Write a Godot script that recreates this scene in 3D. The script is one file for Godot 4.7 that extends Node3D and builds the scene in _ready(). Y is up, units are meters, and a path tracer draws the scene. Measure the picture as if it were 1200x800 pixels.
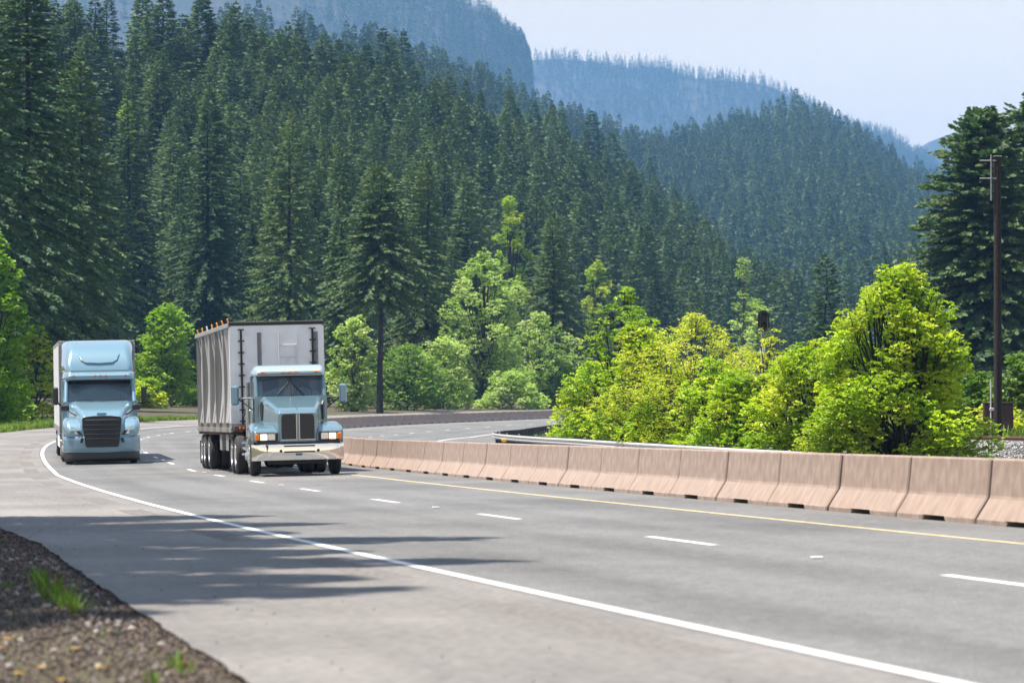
extends Node3D
# A highway curve between forested hills: two semi trucks come round the bend, a concrete median barrier and
# spring-green maples to the right, dark conifers on the slopes behind, blue haze over the far ridges.
# Units are metres. x right, y up, the camera looks towards -z. "dist" is metres ahead of the camera (-z).

const FOCAL := 4700.0      # of the photograph, in its pixels
const EYE := 1.28
const HORIZON := 495.0

# ---------------------------------------------------------------- mesh builder
class MB:
	var v := PackedVector3Array()
	var n := PackedVector3Array()
	var c := PackedColorArray()
	var u := PackedVector2Array()
	var col := Color(1, 1, 1)
	var use_col := false
	var use_uv := false

	func vert(p: Vector3, nn: Vector3, uv := Vector2.ZERO) -> void:
		v.append(p); n.append(nn)
		if use_col: c.append(col)
		if use_uv: u.append(uv)

	# a, b, c counter-clockwise seen from outside; written clockwise for Godot
	func tri(a: Vector3, b: Vector3, d: Vector3) -> void:
		var nn := (b - a).cross(d - a)
		if nn.length_squared() < 1e-16: return
		nn = nn.normalized()
		vert(a, nn); vert(d, nn); vert(b, nn)

	func quad(a: Vector3, b: Vector3, d: Vector3, e: Vector3) -> void:
		tri(a, b, d); tri(a, d, e)

	func box(o: Vector3, size: Vector3, bev := 0.0, bas := Basis.IDENTITY) -> void:
		var h := size * 0.5
		var e: float = minf(bev, minf(h.x, minf(h.y, h.z)) * 0.9)
		# three point rings per corner: 24 points of a chamfered box
		var P := {}
		for sx in [-1, 1]:
			for sy in [-1, 1]:
				for sz in [-1, 1]:
					P[[sx, sy, sz, 0]] = o + bas * Vector3(sx * h.x, sy * (h.y - e), sz * (h.z - e))
					P[[sx, sy, sz, 1]] = o + bas * Vector3(sx * (h.x - e), sy * h.y, sz * (h.z - e))
					P[[sx, sy, sz, 2]] = o + bas * Vector3(sx * (h.x - e), sy * (h.y - e), sz * h.z)
		quad(P[[1, -1, -1, 0]], P[[1, 1, -1, 0]], P[[1, 1, 1, 0]], P[[1, -1, 1, 0]])
		quad(P[[-1, -1, 1, 0]], P[[-1, 1, 1, 0]], P[[-1, 1, -1, 0]], P[[-1, -1, -1, 0]])
		quad(P[[-1, 1, 1, 1]], P[[1, 1, 1, 1]], P[[1, 1, -1, 1]], P[[-1, 1, -1, 1]])
		quad(P[[-1, -1, -1, 1]], P[[1, -1, -1, 1]], P[[1, -1, 1, 1]], P[[-1, -1, 1, 1]])
		quad(P[[-1, -1, 1, 2]], P[[1, -1, 1, 2]], P[[1, 1, 1, 2]], P[[-1, 1, 1, 2]])
		quad(P[[1, -1, -1, 2]], P[[-1, -1, -1, 2]], P[[-1, 1, -1, 2]], P[[1, 1, -1, 2]])
		if e <= 0.0: return
		var mid := o
		for sx in [-1, 1]:
			for sy in [-1, 1]:
				_out_quad(P[[sx, sy, -1, 0]], P[[sx, sy, 1, 0]], P[[sx, sy, 1, 1]], P[[sx, sy, -1, 1]], mid)
				_out_quad(P[[sx, -1, sy, 0]], P[[sx, 1, sy, 0]], P[[sx, 1, sy, 2]], P[[sx, -1, sy, 2]], mid)
				_out_quad(P[[-1, sx, sy, 1]], P[[1, sx, sy, 1]], P[[1, sx, sy, 2]], P[[-1, sx, sy, 2]], mid)
				for sz in [-1, 1]:
					_out_tri(P[[sx, sy, sz, 0]], P[[sx, sy, sz, 1]], P[[sx, sy, sz, 2]], mid)

	func _out_tri(a: Vector3, b: Vector3, d: Vector3, mid: Vector3) -> void:
		if (b - a).cross(d - a).dot((a + b + d) / 3.0 - mid) > 0.0: tri(a, b, d)
		else: tri(a, d, b)

	func _out_quad(a: Vector3, b: Vector3, d: Vector3, e: Vector3, mid: Vector3) -> void:
		if (b - a).cross(d - a).dot((a + d) * 0.5 - mid) > 0.0: quad(a, b, d, e)
		else: quad(e, d, b, a)

	# rows of equal length; faces a-b-c-d run row i -> i+1. flip turns them round. Smooth normals.
	func grid(rows: Array, closed := false, flip := false, smooth := true) -> void:
		var R := rows.size()
		var C: int = rows[0].size()
		var CC := C if closed else C - 1
		if not smooth:
			for i in R - 1:
				for j in CC:
					var a: Vector3 = rows[i][j]
					var b: Vector3 = rows[i][(j + 1) % C]
					var d: Vector3 = rows[i + 1][(j + 1) % C]
					var e: Vector3 = rows[i + 1][j]
					if flip: quad(e, d, b, a)
					else: quad(a, b, d, e)
			return
		var nr := []
		for i in R:
			var row := PackedVector3Array(); row.resize(C); nr.append(row)
		for i in R - 1:
			for j in CC:
				var j2 := (j + 1) % C
				var a: Vector3 = rows[i][j]
				var b: Vector3 = rows[i][j2]
				var d: Vector3 = rows[i + 1][j2]
				var e: Vector3 = rows[i + 1][j]
				var nn := (d - a).cross(e - b)
				if flip: nn = -nn
				nr[i][j] += nn; nr[i][j2] += nn; nr[i + 1][j2] += nn; nr[i + 1][j] += nn
		for i in R - 1:
			for j in CC:
				var j2 := (j + 1) % C
				var q := [[i, j], [i, j2], [i + 1, j2], [i + 1, j]]
				if flip: q.reverse()
				for k in [0, 2, 1, 0, 3, 2]:
					var w: Array = q[k]
					vert(rows[w[0]][w[1]], (nr[w[0]][w[1]] as Vector3).normalized())

	func cap(ring: Array, flip := false) -> void:
		var m := Vector3.ZERO
		for p in ring: m += p
		m /= ring.size()
		for j in ring.size():
			if flip: tri(m, ring[(j + 1) % ring.size()], ring[j])
			else: tri(m, ring[j], ring[(j + 1) % ring.size()])

	func tube(path: Array, radii: Array, sides := 8, caps := true) -> void:
		var rows := []
		var ref := Vector3.UP
		for i in path.size():
			var a: Vector3 = path[maxi(i - 1, 0)]
			var b: Vector3 = path[mini(i + 1, path.size() - 1)]
			var t := (b - a).normalized()
			if absf(t.dot(ref)) > 0.95: ref = Vector3.RIGHT if absf(t.x) < 0.9 else Vector3.FORWARD
			var s := t.cross(ref).normalized()
			var w := s.cross(t)
			var row := []
			for k in sides:
				var g := TAU * k / sides
				row.append(path[i] + (s * cos(g) + w * sin(g)) * float(radii[mini(i, radii.size() - 1)]))
			rows.append(row)
		grid(rows, true, true)
		if caps:
			cap(rows[0], false); cap(rows[-1], true)

	# profile points (along axis x, radius) turned round the x axis through o
	func lathe_x(o: Vector3, prof: Array, sides := 24) -> void:
		var rows := []
		for p in prof:
			var row := []
			for k in sides:
				var g := TAU * k / sides
				row.append(o + Vector3(p.x, cos(g) * p.y, sin(g) * p.y))
			rows.append(row)
		grid(rows, true, false)

	# closed rounded-rectangle rings: each section [z, x0, x1, y0, y1, r, top_shrink]
	func loft(secs: Array, caps := true) -> void:
		var rows := []
		for s in secs:
			var row := []
			var r: float = minf(s[5], minf(absf(s[2] - s[1]), absf(s[4] - s[3])) * 0.49)
			var cx: float = (s[1] + s[2]) * 0.5
			for q in 4:
				var ox: float = (s[2] - r) if q == 0 or q == 3 else (s[1] + r)
				var oy: float = (s[4] - r) if q < 2 else (s[3] + r)
				for k in 5:
					var g := PI * 0.5 * (q + k / 4.0)
					var x: float = ox + cos(g) * r
					var y: float = oy + sin(g) * r
					var f: float = 1.0 - s[6] * (y - s[3]) / maxf(s[4] - s[3], 0.001)
					row.append(Vector3(cx + (x - cx) * f, y, s[0]))
			rows.append(row)
		grid(rows, true, secs[0][0] > secs[-1][0])
		if caps:
			cap(rows[0], secs[0][0] < secs[-1][0]); cap(rows[-1], secs[0][0] > secs[-1][0])

	# outline in x, y pushed from z0 to z1 (z1 > z0)
	func prism(poly: PackedVector2Array, z0: float, z1: float, bas := Basis.IDENTITY, o := Vector3.ZERO) -> void:
		var pl := poly
		if Geometry2D.is_polygon_clockwise(pl): pl.reverse()
		var t := Geometry2D.triangulate_polygon(pl)
		var f := func(p: Vector2, z: float) -> Vector3: return o + bas * Vector3(p.x, p.y, z)
		for i in range(0, t.size(), 3):
			var a := pl[t[i]]; var b := pl[t[i + 1]]; var d := pl[t[i + 2]]
			if (b - a).cross(d - a) < 0: var q := b; b = d; d = q
			tri(f.call(a, z1), f.call(b, z1), f.call(d, z1))
			tri(f.call(a, z0), f.call(d, z0), f.call(b, z0))
		for i in pl.size():
			var a := pl[i]; var b := pl[(i + 1) % pl.size()]
			quad(f.call(a, z0), f.call(b, z0), f.call(b, z1), f.call(a, z1))

	func mesh() -> ArrayMesh:
		var arr := []
		arr.resize(Mesh.ARRAY_MAX)
		arr[Mesh.ARRAY_VERTEX] = v
		arr[Mesh.ARRAY_NORMAL] = n
		if use_col: arr[Mesh.ARRAY_COLOR] = c
		if use_uv:
			arr[Mesh.ARRAY_TEX_UV] = u
			arr[Mesh.ARRAY_TEX_UV2] = u
		var m := ArrayMesh.new()
		m.add_surface_from_arrays(Mesh.PRIMITIVE_TRIANGLES, arr)
		return m

# ---------------------------------------------------------------- scene helpers
var M := {}
var counts := {}

func numbered(called: String) -> String:
	counts[called] = counts.get(called, 0) + 1
	return called if counts[called] == 1 else "%s_%03d" % [called, counts[called] - 1]

func tag(o: Node3D, label: String, category: String, group := "") -> Node3D:
	o.set_meta("label", label); o.set_meta("category", category)
	if group: o.set_meta("group", group)
	return o

func thing(called: String, label: String, category: String, group := "") -> Node3D:
	var o := Node3D.new()
	o.name = numbered(called)
	add_child(o)
	return tag(o, label, category, group)

func kind(called: String, k: String) -> Node3D:
	var o := Node3D.new()
	o.name = numbered(called)
	o.set_meta("kind", k)
	add_child(o)
	return o

func part(parent: Node3D, called: String, mesh: Mesh, m: Material) -> MeshInstance3D:
	var o := MeshInstance3D.new()
	o.name = called
	o.mesh = mesh
	o.material_override = m
	parent.add_child(o, true)
	return o

func mbpart(parent: Node3D, called: String, b: MB, m: Material) -> MeshInstance3D:
	return part(parent, called, b.mesh(), m)

func lin(r: float, g: float, b: float) -> Color:
	return Color(r, g, b).linear_to_srgb()

func mat(r: float, g: float, b: float, rough := 0.8, metal := 0.0) -> StandardMaterial3D:
	var m := StandardMaterial3D.new()
	m.albedo_color = lin(r, g, b)
	m.roughness = rough
	m.metallic = metal
	return m

func noise_tex(sd: int, freq: float, ramp: Array, octaves := 4, size := 512, type := FastNoiseLite.TYPE_SIMPLEX_SMOOTH) -> NoiseTexture2D:
	var f := FastNoiseLite.new()
	f.seed = sd; f.noise_type = type; f.frequency = freq; f.fractal_octaves = octaves
	var t := NoiseTexture2D.new()
	t.width = size; t.height = size; t.seamless = true; t.noise = f
	var g := Gradient.new()
	var offs := PackedFloat32Array(); var cols := PackedColorArray()
	for r in ramp:
		offs.append(r[0]); cols.append(lin(r[1], r[2], r[3]))
	g.offsets = offs; g.colors = cols
	t.color_ramp = g
	return t

func tri_mat(tex: Texture2D, scale: float, rough := 0.9) -> StandardMaterial3D:
	var m := StandardMaterial3D.new()
	m.albedo_texture = tex
	m.uv1_triplanar = true; m.uv1_world_triplanar = true
	m.uv1_scale = Vector3.ONE * scale
	m.roughness = rough
	return m

func leaf_mat(back: Color, rough := 0.55, tint := Color(1, 1, 1)) -> StandardMaterial3D:
	var m := StandardMaterial3D.new()
	m.albedo_color = tint
	m.vertex_color_use_as_albedo = true
	m.roughness = rough
	m.metallic_specular = 0.35
	m.cull_mode = BaseMaterial3D.CULL_DISABLED
	m.backlight_enabled = true
	m.backlight = back
	return m

# ---------------------------------------------------------------- the road's line
# Reference line: foot of the median barrier on this side; offsets to the right are positive.
const DS := 1.0
const S0 := -60.0
const S1 := 760.0
var RX := PackedFloat32Array()
var RZ := PackedFloat32Array()
var RT := PackedFloat32Array()
const KS := [0.0, 60.0, 120.0, 180.0, 240.0, 300.0, 380.0, 480.0, 700.0]
const KV := [0.00009, 0.000546, 0.000386, 0.000868, 0.001707, 0.001477, 0.00126, 0.001264, 0.001273]
const EV := [0.0, 0.0, -0.026, 0.2568, 0.4925, 0.7936, 1.3754, 2.308, 3.2464]
const BL := [0.0, -0.015, -0.026, -0.0019, 0.0182, 0.0373, 0.0401, 0.0408, 0.0405]   # cross fall of this carriageway
const BR := [0.02, 0.0244, 0.0276, 0.0323, 0.0422, 0.0556, 0.0368, 0.0362, 0.0358]   # and of the other one
const EDGE := -8.852
const LANE := -4.78
const YELLOW := -1.69
const RAIL := 14.95

func lerp_table(x: float, xs: Array, ys: Array) -> float:
	if x <= xs[0]: return ys[0]
	for i in xs.size() - 1:
		if x <= xs[i + 1]:
			return lerpf(ys[i], ys[i + 1], (x - xs[i]) / (xs[i + 1] - xs[i]))
	return ys[-1]

func lay_road_line() -> void:
	var x := 14.989
	var z := 0.0
	var t := -0.18406
	var back := []
	for i in int(-S0 / DS):
		back.append([x - sin(t) * DS * (i + 1), z - cos(t) * DS * (i + 1), t])
	back.reverse()
	for b in back:
		RX.append(b[0]); RZ.append(b[1]); RT.append(b[2])
	var s := 0.0
	while s <= S1:
		RX.append(x); RZ.append(z); RT.append(t)
		x += sin(t) * DS; z += cos(t) * DS
		t += lerp_table(s, KS, KV) * DS
		s += DS

func bank_drop(s: float, off: float) -> float:
	var e := lerp_table(s, KS, EV)
	var b := lerp_table(s, KS, BR if off > 0.31 else BL)
	return e - b * clampf(off, -17.0, 16.0)

func heading(s: float) -> float:
	var f := clampf((s - S0) / DS, 0.0, RX.size() - 1.001)
	var i := int(f)
	return lerpf(RT[i], RT[i + 1], f - i)

func road(s: float, off: float, h := 0.0) -> Vector3:
	var f := clampf((s - S0) / DS, 0.0, RX.size() - 1.001)
	var i := int(f)
	var q := f - i
	var t := lerpf(RT[i], RT[i + 1], q)
	return Vector3(lerpf(RX[i], RX[i + 1], q) + off * cos(t), bank_drop(s, off) + h, -(lerpf(RZ[i], RZ[i + 1], q) - off * sin(t)))

func road_coords(x: float, dist: float) -> Vector2:   # (s, off)
	var s := dist
	var off := 0.0
	for k in 4:
		var i := clampi(int((s - S0) / DS), 0, RX.size() - 1)
		var t := RT[i]
		var dx := x - RX[i]
		var dz := dist - RZ[i]
		off = dx * cos(t) - dz * sin(t)
		s = clampf(s + dx * sin(t) + dz * cos(t), S0, S1)
	return Vector2(s, off)

func pave_edge(s: float) -> float:   # offset of the left edge of the paved shoulder
	return EDGE - lerp_table(s, [0.0, 20.0, 50.0, 90.0, 200.0], [3.6, 3.5, 2.95, 3.6, 4.95]) + 0.02 * sin(s * 1.9) * sin(s * 0.63 + 1.0) + 0.012 * sin(s * 5.3)

const GO := [-160.0, -90.0, -55.0, -36.0, -26.0, -21.0, -18.0]
func ground_h(s: float, off: float) -> float:
	var pe := pave_edge(s)
	if off < pe:
		var d := pe - off
		return bank_drop(s, pe) - 0.03 - 0.10 * smoothstep(0.0, 3.0, d) + 0.03 * maxf(d - 4.0, 0.0)
	if off < RAIL: return bank_drop(s, off) - 0.15
	var b := bank_drop(s, RAIL) - 0.08
	# down from the verge, then the railway bank, then level ground
	var y := b - 0.35 * smoothstep(RAIL, RAIL + 3.0, off)
	y += (1.45 - lerp_table(s, KS, EV) * 0.6) * smoothstep(20.2, 22.3, off)
	return y

func ground_at(x: float, dist: float) -> float:
	var q := road_coords(x, dist)
	return ground_h(q.x, q.y)

func spot(px: float, dist: float, sink := 0.0) -> Vector3:   # on the ground along a bearing read from the photograph
	var x := (px - 600.0) / FOCAL * dist
	return Vector3(x, ground_at(x, dist) - sink, -dist)

func strip(off0, off1, s0: float, s1: float, step: float, lift: float, cols := 1) -> MB:
	var b := MB.new()
	b.use_uv = true
	var k := int(ceil((s1 - s0) / step))
	var pos := []
	for i in k + 1:
		var s := lerpf(s0, s1, float(i) / k)
		var a: float = off0.call(s) if off0 is Callable else off0
		var e: float = off1.call(s) if off1 is Callable else off1
		var row := []
		for j in cols + 1:
			var o := lerpf(a, e, float(j) / cols)
			row.append([road(s, o, lift), Vector2(o, s)])
		pos.append(row)
	for i in k:
		for j in cols:
			var q := [pos[i][j], pos[i][j + 1], pos[i + 1][j + 1], pos[i + 1][j]]
			for w in [0, 2, 1, 0, 3, 2]:
				b.vert(q[w][0], Vector3.UP, q[w][1])
	return b

func scatter(parent: Node3D, called: String, mesh: Mesh, m: Material, xf: Array, tints := []) -> MultiMeshInstance3D:
	var mm := MultiMesh.new()
	mm.transform_format = MultiMesh.TRANSFORM_3D
	mm.use_colors = tints.size() > 0
	mm.mesh = mesh
	mm.instance_count = xf.size()
	for i in xf.size():
		mm.set_instance_transform(i, xf[i])
		if tints.size(): mm.set_instance_color(i, tints[i])
	var o := MultiMeshInstance3D.new()
	o.name = called
	o.multimesh = mm
	o.material_override = m
	o.set_meta("kind", "stuff")
	parent.add_child(o, true)
	return o

# ---------------------------------------------------------------- trees
func rv(g: RandomNumberGenerator, a: float, b: float) -> float:
	return g.randf_range(a, b)

func spray(b: MB, p: Vector3, dir: Vector3, side: Vector3, len: float, wid: float) -> void:
	var q := p + dir * len * 0.45
	var tip := p + dir * len
	var a := q + side * wid
	var d := q - side * wid
	var nn := dir.cross(side).normalized()
	if nn.y < 0:   # keep winding and normal on the same side
		nn = -nn
		var q2 := a; a = d; d = q2
	for w in [p, a, tip, p, tip, d]:
		b.vert(w, nn)

# A conifer of height h: whorls of boughs that carry flat sprays of needles. o: r, base, whorls, per, step, len, wid, droop, ragged
func conifer_crown(sd: int, h: float, o: Dictionary) -> ArrayMesh:
	var g := RandomNumberGenerator.new(); g.seed = sd
	var b := MB.new(); b.use_col = true
	var W: int = o.whorls
	var lean := Vector3(rv(g, -0.3, 0.3), 0, rv(g, -0.3, 0.3))
	var lop := rv(g, 0, TAU)
	for i in W:
		var t := (i + rv(g, -0.3, 0.3)) / W
		t = clampf(t, 0.0, 0.995)
		var y: float = h * (o.base + (1.0 - o.base) * pow(t, 0.92))
		var prof: float = pow(1.0 - t, o.get("pow", 0.82)) * minf(1.0, 0.62 + t * 3.0)
		var n_b: int = maxi(3, int(round(o.per * (0.55 + 0.45 * (1.0 - t)))))
		var az0 := rv(g, 0, TAU)
		for k in n_b:
			if g.randf() < o.get("gap", 0.08): continue
			var az := az0 + TAU * k / n_b + rv(g, -0.35, 0.35)
			var L: float = o.r * (prof * rv(g, 0.62, 1.18) * (1.0 + 0.14 * cos(az - lop)) + 0.02)
			L = maxf(L, 0.25)
			var out := Vector3(cos(az), 0, sin(az))
			var across := Vector3(-out.z, 0, out.x)
			var rise: float = lerpf(-0.10, 0.55, t * t) + rv(g, -0.12, 0.12)
			var droop: float = o.droop * (1.0 - 0.6 * t) * rv(g, 0.7, 1.3)
			var m: int = maxi(2, int(L / o.step))
			var o0 := Vector3(0, y, 0) + lean * t
			var shade := rv(g, 0.85, 1.15)
			var warm := rv(g, 0.0, 1.0)
			for q in m + 1:
				var f := (q + 0.35) / (m + 1.0)
				if f < o.get("inner", 0.12): continue
				var p := o0 + out * (L * f) + Vector3.UP * (L * (rise * f - droop * f * f + 0.34 * droop * f * f * f * f))
				var fall: float = rise - 2.0 * droop * f + 0.9 * droop * f * f * f
				var dirb := (out + Vector3.UP * fall).normalized()
				var len: float = o.len * (1.0 - 0.35 * f) * rv(g, 0.65, 1.25) * minf(1.0, 0.35 + L / (o.len * 2.2))
				for sgn in ([-1.0, 0.0, 1.0] if o.get("mid", true) else [-1.0, 1.0]):
					var tw: float = shade * rv(g, 0.85, 1.15)
					b.col = Color(lerpf(0.078, 0.105, warm) * tw, lerpf(0.140, 0.150, warm) * tw, lerpf(0.062, 0.052, warm) * tw)
					var d2: Vector3 = (dirb * rv(g, 0.75, 1.1) + across * sgn * rv(g, 0.6, 1.15) + Vector3.UP * rv(g, -0.35, 0.25)).normalized()
					# flat sprays, most of them tipped out of the level
					var flat := d2.cross(Vector3.UP).normalized()
					var sd2 := flat.rotated(d2, rv(g, -1.25, 1.25))
					spray(b, p, d2, sd2, len, o.wid * rv(g, 0.7, 1.3))
	# leader
	b.col = Color(0.06, 0.09, 0.04)
	for k in 4:
		var az := rv(g, 0, TAU)
		spray(b, Vector3(0, h * 0.985, 0) + lean, Vector3(cos(az) * 0.25, 1, sin(az) * 0.25).normalized(), Vector3(-sin(az), 0, cos(az)), h * 0.03, o.wid * 0.6)
	return b.mesh()

func conifer_trunk(sd: int, h: float, r: float, sides := 8) -> ArrayMesh:
	var g := RandomNumberGenerator.new(); g.seed = sd
	var b := MB.new()
	var path := []; var rad := []
	for i in 7:
		var t := i / 6.0
		path.append(Vector3(rv(g, -0.05, 0.05) * i, h * 0.97 * t - (0.6 if i == 0 else 0.0), rv(g, -0.05, 0.05) * i))
		rad.append(r * (1.18 if i == 0 else 1.0) * pow(1.0 - t, 0.8) + 0.02)
	b.tube(path, rad, sides)
	return b.mesh()

# A broadleaf tree: limbs to lobes of foliage, each lobe many rosettes of single leaves.
# o: h, r, y0 (crown foot), lobes, lobe_r, rosettes, leaves, len, wid, shape, cols, stems
func broadleaf(sd: int, o: Dictionary) -> Array:
	var g := RandomNumberGenerator.new(); g.seed = sd
	var wood := MB.new()
	var lv := MB.new(); lv.use_col = true
	var H: float = o.h
	var stems: int = o.get("stems", 1)
	var bases := []
	for k in stems:
		var az := TAU * k / stems + rv(g, -0.5, 0.5)
		var sp: float = 0.0 if stems == 1 else o.r * 0.16
		var ft := Vector3(cos(az) * sp * 0.4, -0.4, sin(az) * sp * 0.4)
		var top := Vector3(cos(az) * sp * 2.2, H * rv(g, 0.72, 0.86), sin(az) * sp * 2.2)
		var path := []; var rad := []
		for i in 6:
			var t := i / 5.0
			path.append(ft.lerp(top, t) + Vector3(rv(g, -1, 1), 0, rv(g, -1, 1)) * o.r * 0.04 * (1.0 if i else 0.0))
			rad.append(H * o.get("girth", 0.016) * (1.15 - t) + 0.012)
		wood.tube(path, rad, 7)
		bases.append(path)
	for i in int(o.lobes):
		var hf: float = clampf((i + rv(g, 0.0, 1.0)) / o.lobes, 0.0, 1.0)
		var prof: float = 1.0
		match o.shape:
			"round": prof = pow(maxf(1.0 - pow(absf(2.0 * hf - 0.9), 2.2), 0.0), 0.6)
			"cone": prof = pow(1.0 - hf, 0.7) * minf(1.0, 0.7 + hf * 2.0)
			"dome": prof = pow(maxf(1.0 - pow(hf, 2.2), 0.0), 0.66) * minf(1.0, 0.84 + hf)
			"bush": prof = pow(maxf(1.0 - hf * hf, 0.0), 0.55)
			"column": prof = pow(maxf(1.0 - pow(hf, 2.6), 0.0), 0.7) * minf(1.0, 0.75 + hf * 2.0)
		var az := i * 2.39996 + rv(g, -0.5, 0.5)
		var rr: float = (o.r - o.lobe_r * 0.5) * prof * pow(rv(g, 0.25, 1.0), 0.5) * rv(g, 0.82, 1.12)
		var c := Vector3(cos(az) * rr, o.y0 + (H - o.y0 - o.lobe_r * 0.6) * hf, sin(az) * rr)
		var rag: float = o.get("ragged", 0.12)
		c += Vector3(cos(az), rv(g, -0.3, 1.0), sin(az)) * o.lobe_r * rag * rv(g, -0.6, 1.6)   # shoots that stand out of the outline
		var lr: float = o.lobe_r * rv(g, 0.55, 1.3) * (1.0 - 0.35 * hf)
		# limb
		var stem: Array = bases[i % stems]
		var at: Vector3 = stem[clampi(int(c.y / H * 5.0 * 0.75), 0, 5)]
		at.y = minf(at.y, c.y * 0.8)
		var mid := at.lerp(c, 0.55) + Vector3(0, (c.y - at.y) * -0.08 + rr * 0.08, 0)
		wood.tube([at, mid, c, c + (c - mid) * 0.5], [H * 0.0058 + 0.01, H * 0.0036 + 0.007, 0.012, 0.006], 5, false)
		for k in 3:
			var d := Vector3(rv(g, -1, 1), rv(g, -0.2, 1), rv(g, -1, 1)).normalized()
			wood.tube([mid.lerp(c, 0.5), c + d * lr * 0.85], [0.014, 0.005], 4, false)
		var pal: Array = o.cols[g.randi() % o.cols.size()]
		var lt := rv(g, 0.82, 1.18)
		for k in int(o.rosettes * lr * lr / (o.lobe_r * o.lobe_r)):
			var d := Vector3(rv(g, -1, 1), rv(g, -1, 1), rv(g, -1, 1))
			while d.length_squared() > 1.0 or d.length_squared() < 0.01:
				d = Vector3(rv(g, -1, 1), rv(g, -1, 1), rv(g, -1, 1))
			d = d.normalized()
			var p := c + d * lr * (0.4 + 0.75 * sqrt(g.randf())) * Vector3(1, o.get("flat", 0.8), 1)
			if p.y < 0.12: continue
			var yaw := rv(g, 0, TAU)
			var rl := rv(g, 0.75, 1.25)
			for q in int(o.leaves):
				var a: float = yaw + TAU * q / o.leaves + rv(g, -0.4, 0.4)
				var dir := (Vector3(cos(a), rv(g, -0.75, 0.45), sin(a)) + d * 0.35).normalized()
				var sid := dir.cross(Vector3.UP + Vector3(rv(g, -0.7, 0.7), 0, rv(g, -0.7, 0.7))).normalized()
				var tw := lt * rv(g, 0.75, 1.25)
				lv.col = Color(pal[0] * tw, pal[1] * tw, pal[2] * tw)
				var len: float = o.len * rl * rv(g, 0.75, 1.2)
				var wid: float = o.wid * rl * rv(g, 0.8, 1.2)
				var up := sid.cross(dir).normalized()
				var f := p + dir * len * 0.15
				var m := f + dir * len * 0.5 - up * wid * 0.12
				var tip := f + dir * len - up * wid * 0.25
				var l := f + dir * len * 0.48 + sid * wid + up * wid * 0.3
				var r := f + dir * len * 0.48 - sid * wid + up * wid * 0.3
				var n1 := (l - f).cross(tip - f).normalized()
				var n2 := (tip - f).cross(r - f).normalized()
				if n1.y > 0:
					lv.vert(f, n1); lv.vert(tip, n1); lv.vert(l, n1)
				else:
					lv.vert(f, -n1); lv.vert(l, -n1); lv.vert(tip, -n1)
				if n2.y > 0:
					lv.vert(f, n2); lv.vert(r, n2); lv.vert(tip, n2)
				else:
					lv.vert(f, -n2); lv.vert(tip, -n2); lv.vert(r, -n2)
	return [wood.mesh(), lv.mesh()]

func put_tree(called: String, at: Vector3, turn: float, size: Vector3, trunk: Mesh, crown: Mesh, bark: Material, leaf: Material, label: String, category := "tree", group := "", crown_name := "crown") -> Node3D:
	var t := thing(called, label, category, group)
	t.position = at
	t.rotation.y = turn
	t.scale = size
	part(t, "trunk", trunk, bark)
	part(t, crown_name, crown, leaf)
	return t

# ---------------------------------------------------------------- hills
# A hill between a foot line and a crest line, both given as [bearing in photo pixels, height above the eye line in photo pixels, distance]
class Hill:
	var foot := PackedVector3Array()
	var crest := PackedVector3Array()
	var noise := FastNoiseLite.new()
	var amp := 6.0
	var bulge := 1.25

	func line(pts: PackedVector3Array, u: float) -> Vector3:
		var f := clampf(u, 0.0, 1.0) * (pts.size() - 1)
		var i := mini(int(f), pts.size() - 2)
		return pts[i].lerp(pts[i + 1], f - i)

	func at(u: float, t: float) -> Vector3:   # t 0 foot, 1 crest, past 1 down the back
		var a := line(foot, u)
		var b := line(crest, u)
		var p := a.lerp(b, t)
		var e := pow(clampf(t, 0.0, 1.0), bulge)
		p.y = lerpf(a.y, b.y, e)
		if t > 1.0: p.y = b.y - (t - 1.0) * (b.y - a.y) * 1.2
		p.y += noise.get_noise_2d(p.x, p.z) * amp * smoothstep(0.0, 0.25, t)
		return p

func hill_line(pts: Array, drop: float, steps := 60) -> PackedVector3Array:
	var r := PackedVector3Array()
	for i in steps + 1:
		var f := float(i) / steps * (pts.size() - 1)
		var k := mini(int(f), pts.size() - 2)
		var a: Array = pts[k]; var b: Array = pts[k + 1]
		var q := f - k
		var px := lerpf(a[0], b[0], q); var py := lerpf(a[1], b[1], q); var d := lerpf(a[2], b[2], q)
		r.append(Vector3((px - 600.0) / FOCAL * d, EYE + (HORIZON - py) / FOCAL * d - drop, -d))
	return r

func same_bearings(crest: Array, dist: Array, y: float) -> Array:   # foot line under the same bearings
	var out := []
	for c in crest:
		var px: float = c[0]
		var d := 0.0
		var xs := []; var ys := []
		for q in dist: xs.append(q[0]); ys.append(q[1])
		d = lerp_table(px, xs, ys)
		out.append([px, HORIZON - (y - EYE) * FOCAL / d, d])
	return out

func make_hill(called: String, crest: Array, foot_dist: Array, foot_y: float, canopy: float, amp: float, freq: float, sd: int, m: Material, nu := 90, nt := 30) -> Hill:
	var h := Hill.new()
	h.crest = hill_line(crest, canopy)
	h.foot = hill_line(same_bearings(crest, foot_dist, foot_y), 0.0)
	h.amp = amp
	h.noise.seed = sd; h.noise.frequency = freq; h.noise.fractal_octaves = 3
	var b := MB.new()
	var rows := []
	for i in nt + 1:
		var row := []
		for j in nu + 1:
			row.append(h.at(float(j) / nu, float(i) / (nt * 0.8)))   # one row lies on the crest itself
		rows.append(row)
	b.grid(rows)
	var o := MeshInstance3D.new()
	o.name = called
	o.mesh = b.mesh()
	o.material_override = m
	o.set_meta("kind", "structure")
	add_child(o, true)
	return h

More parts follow.
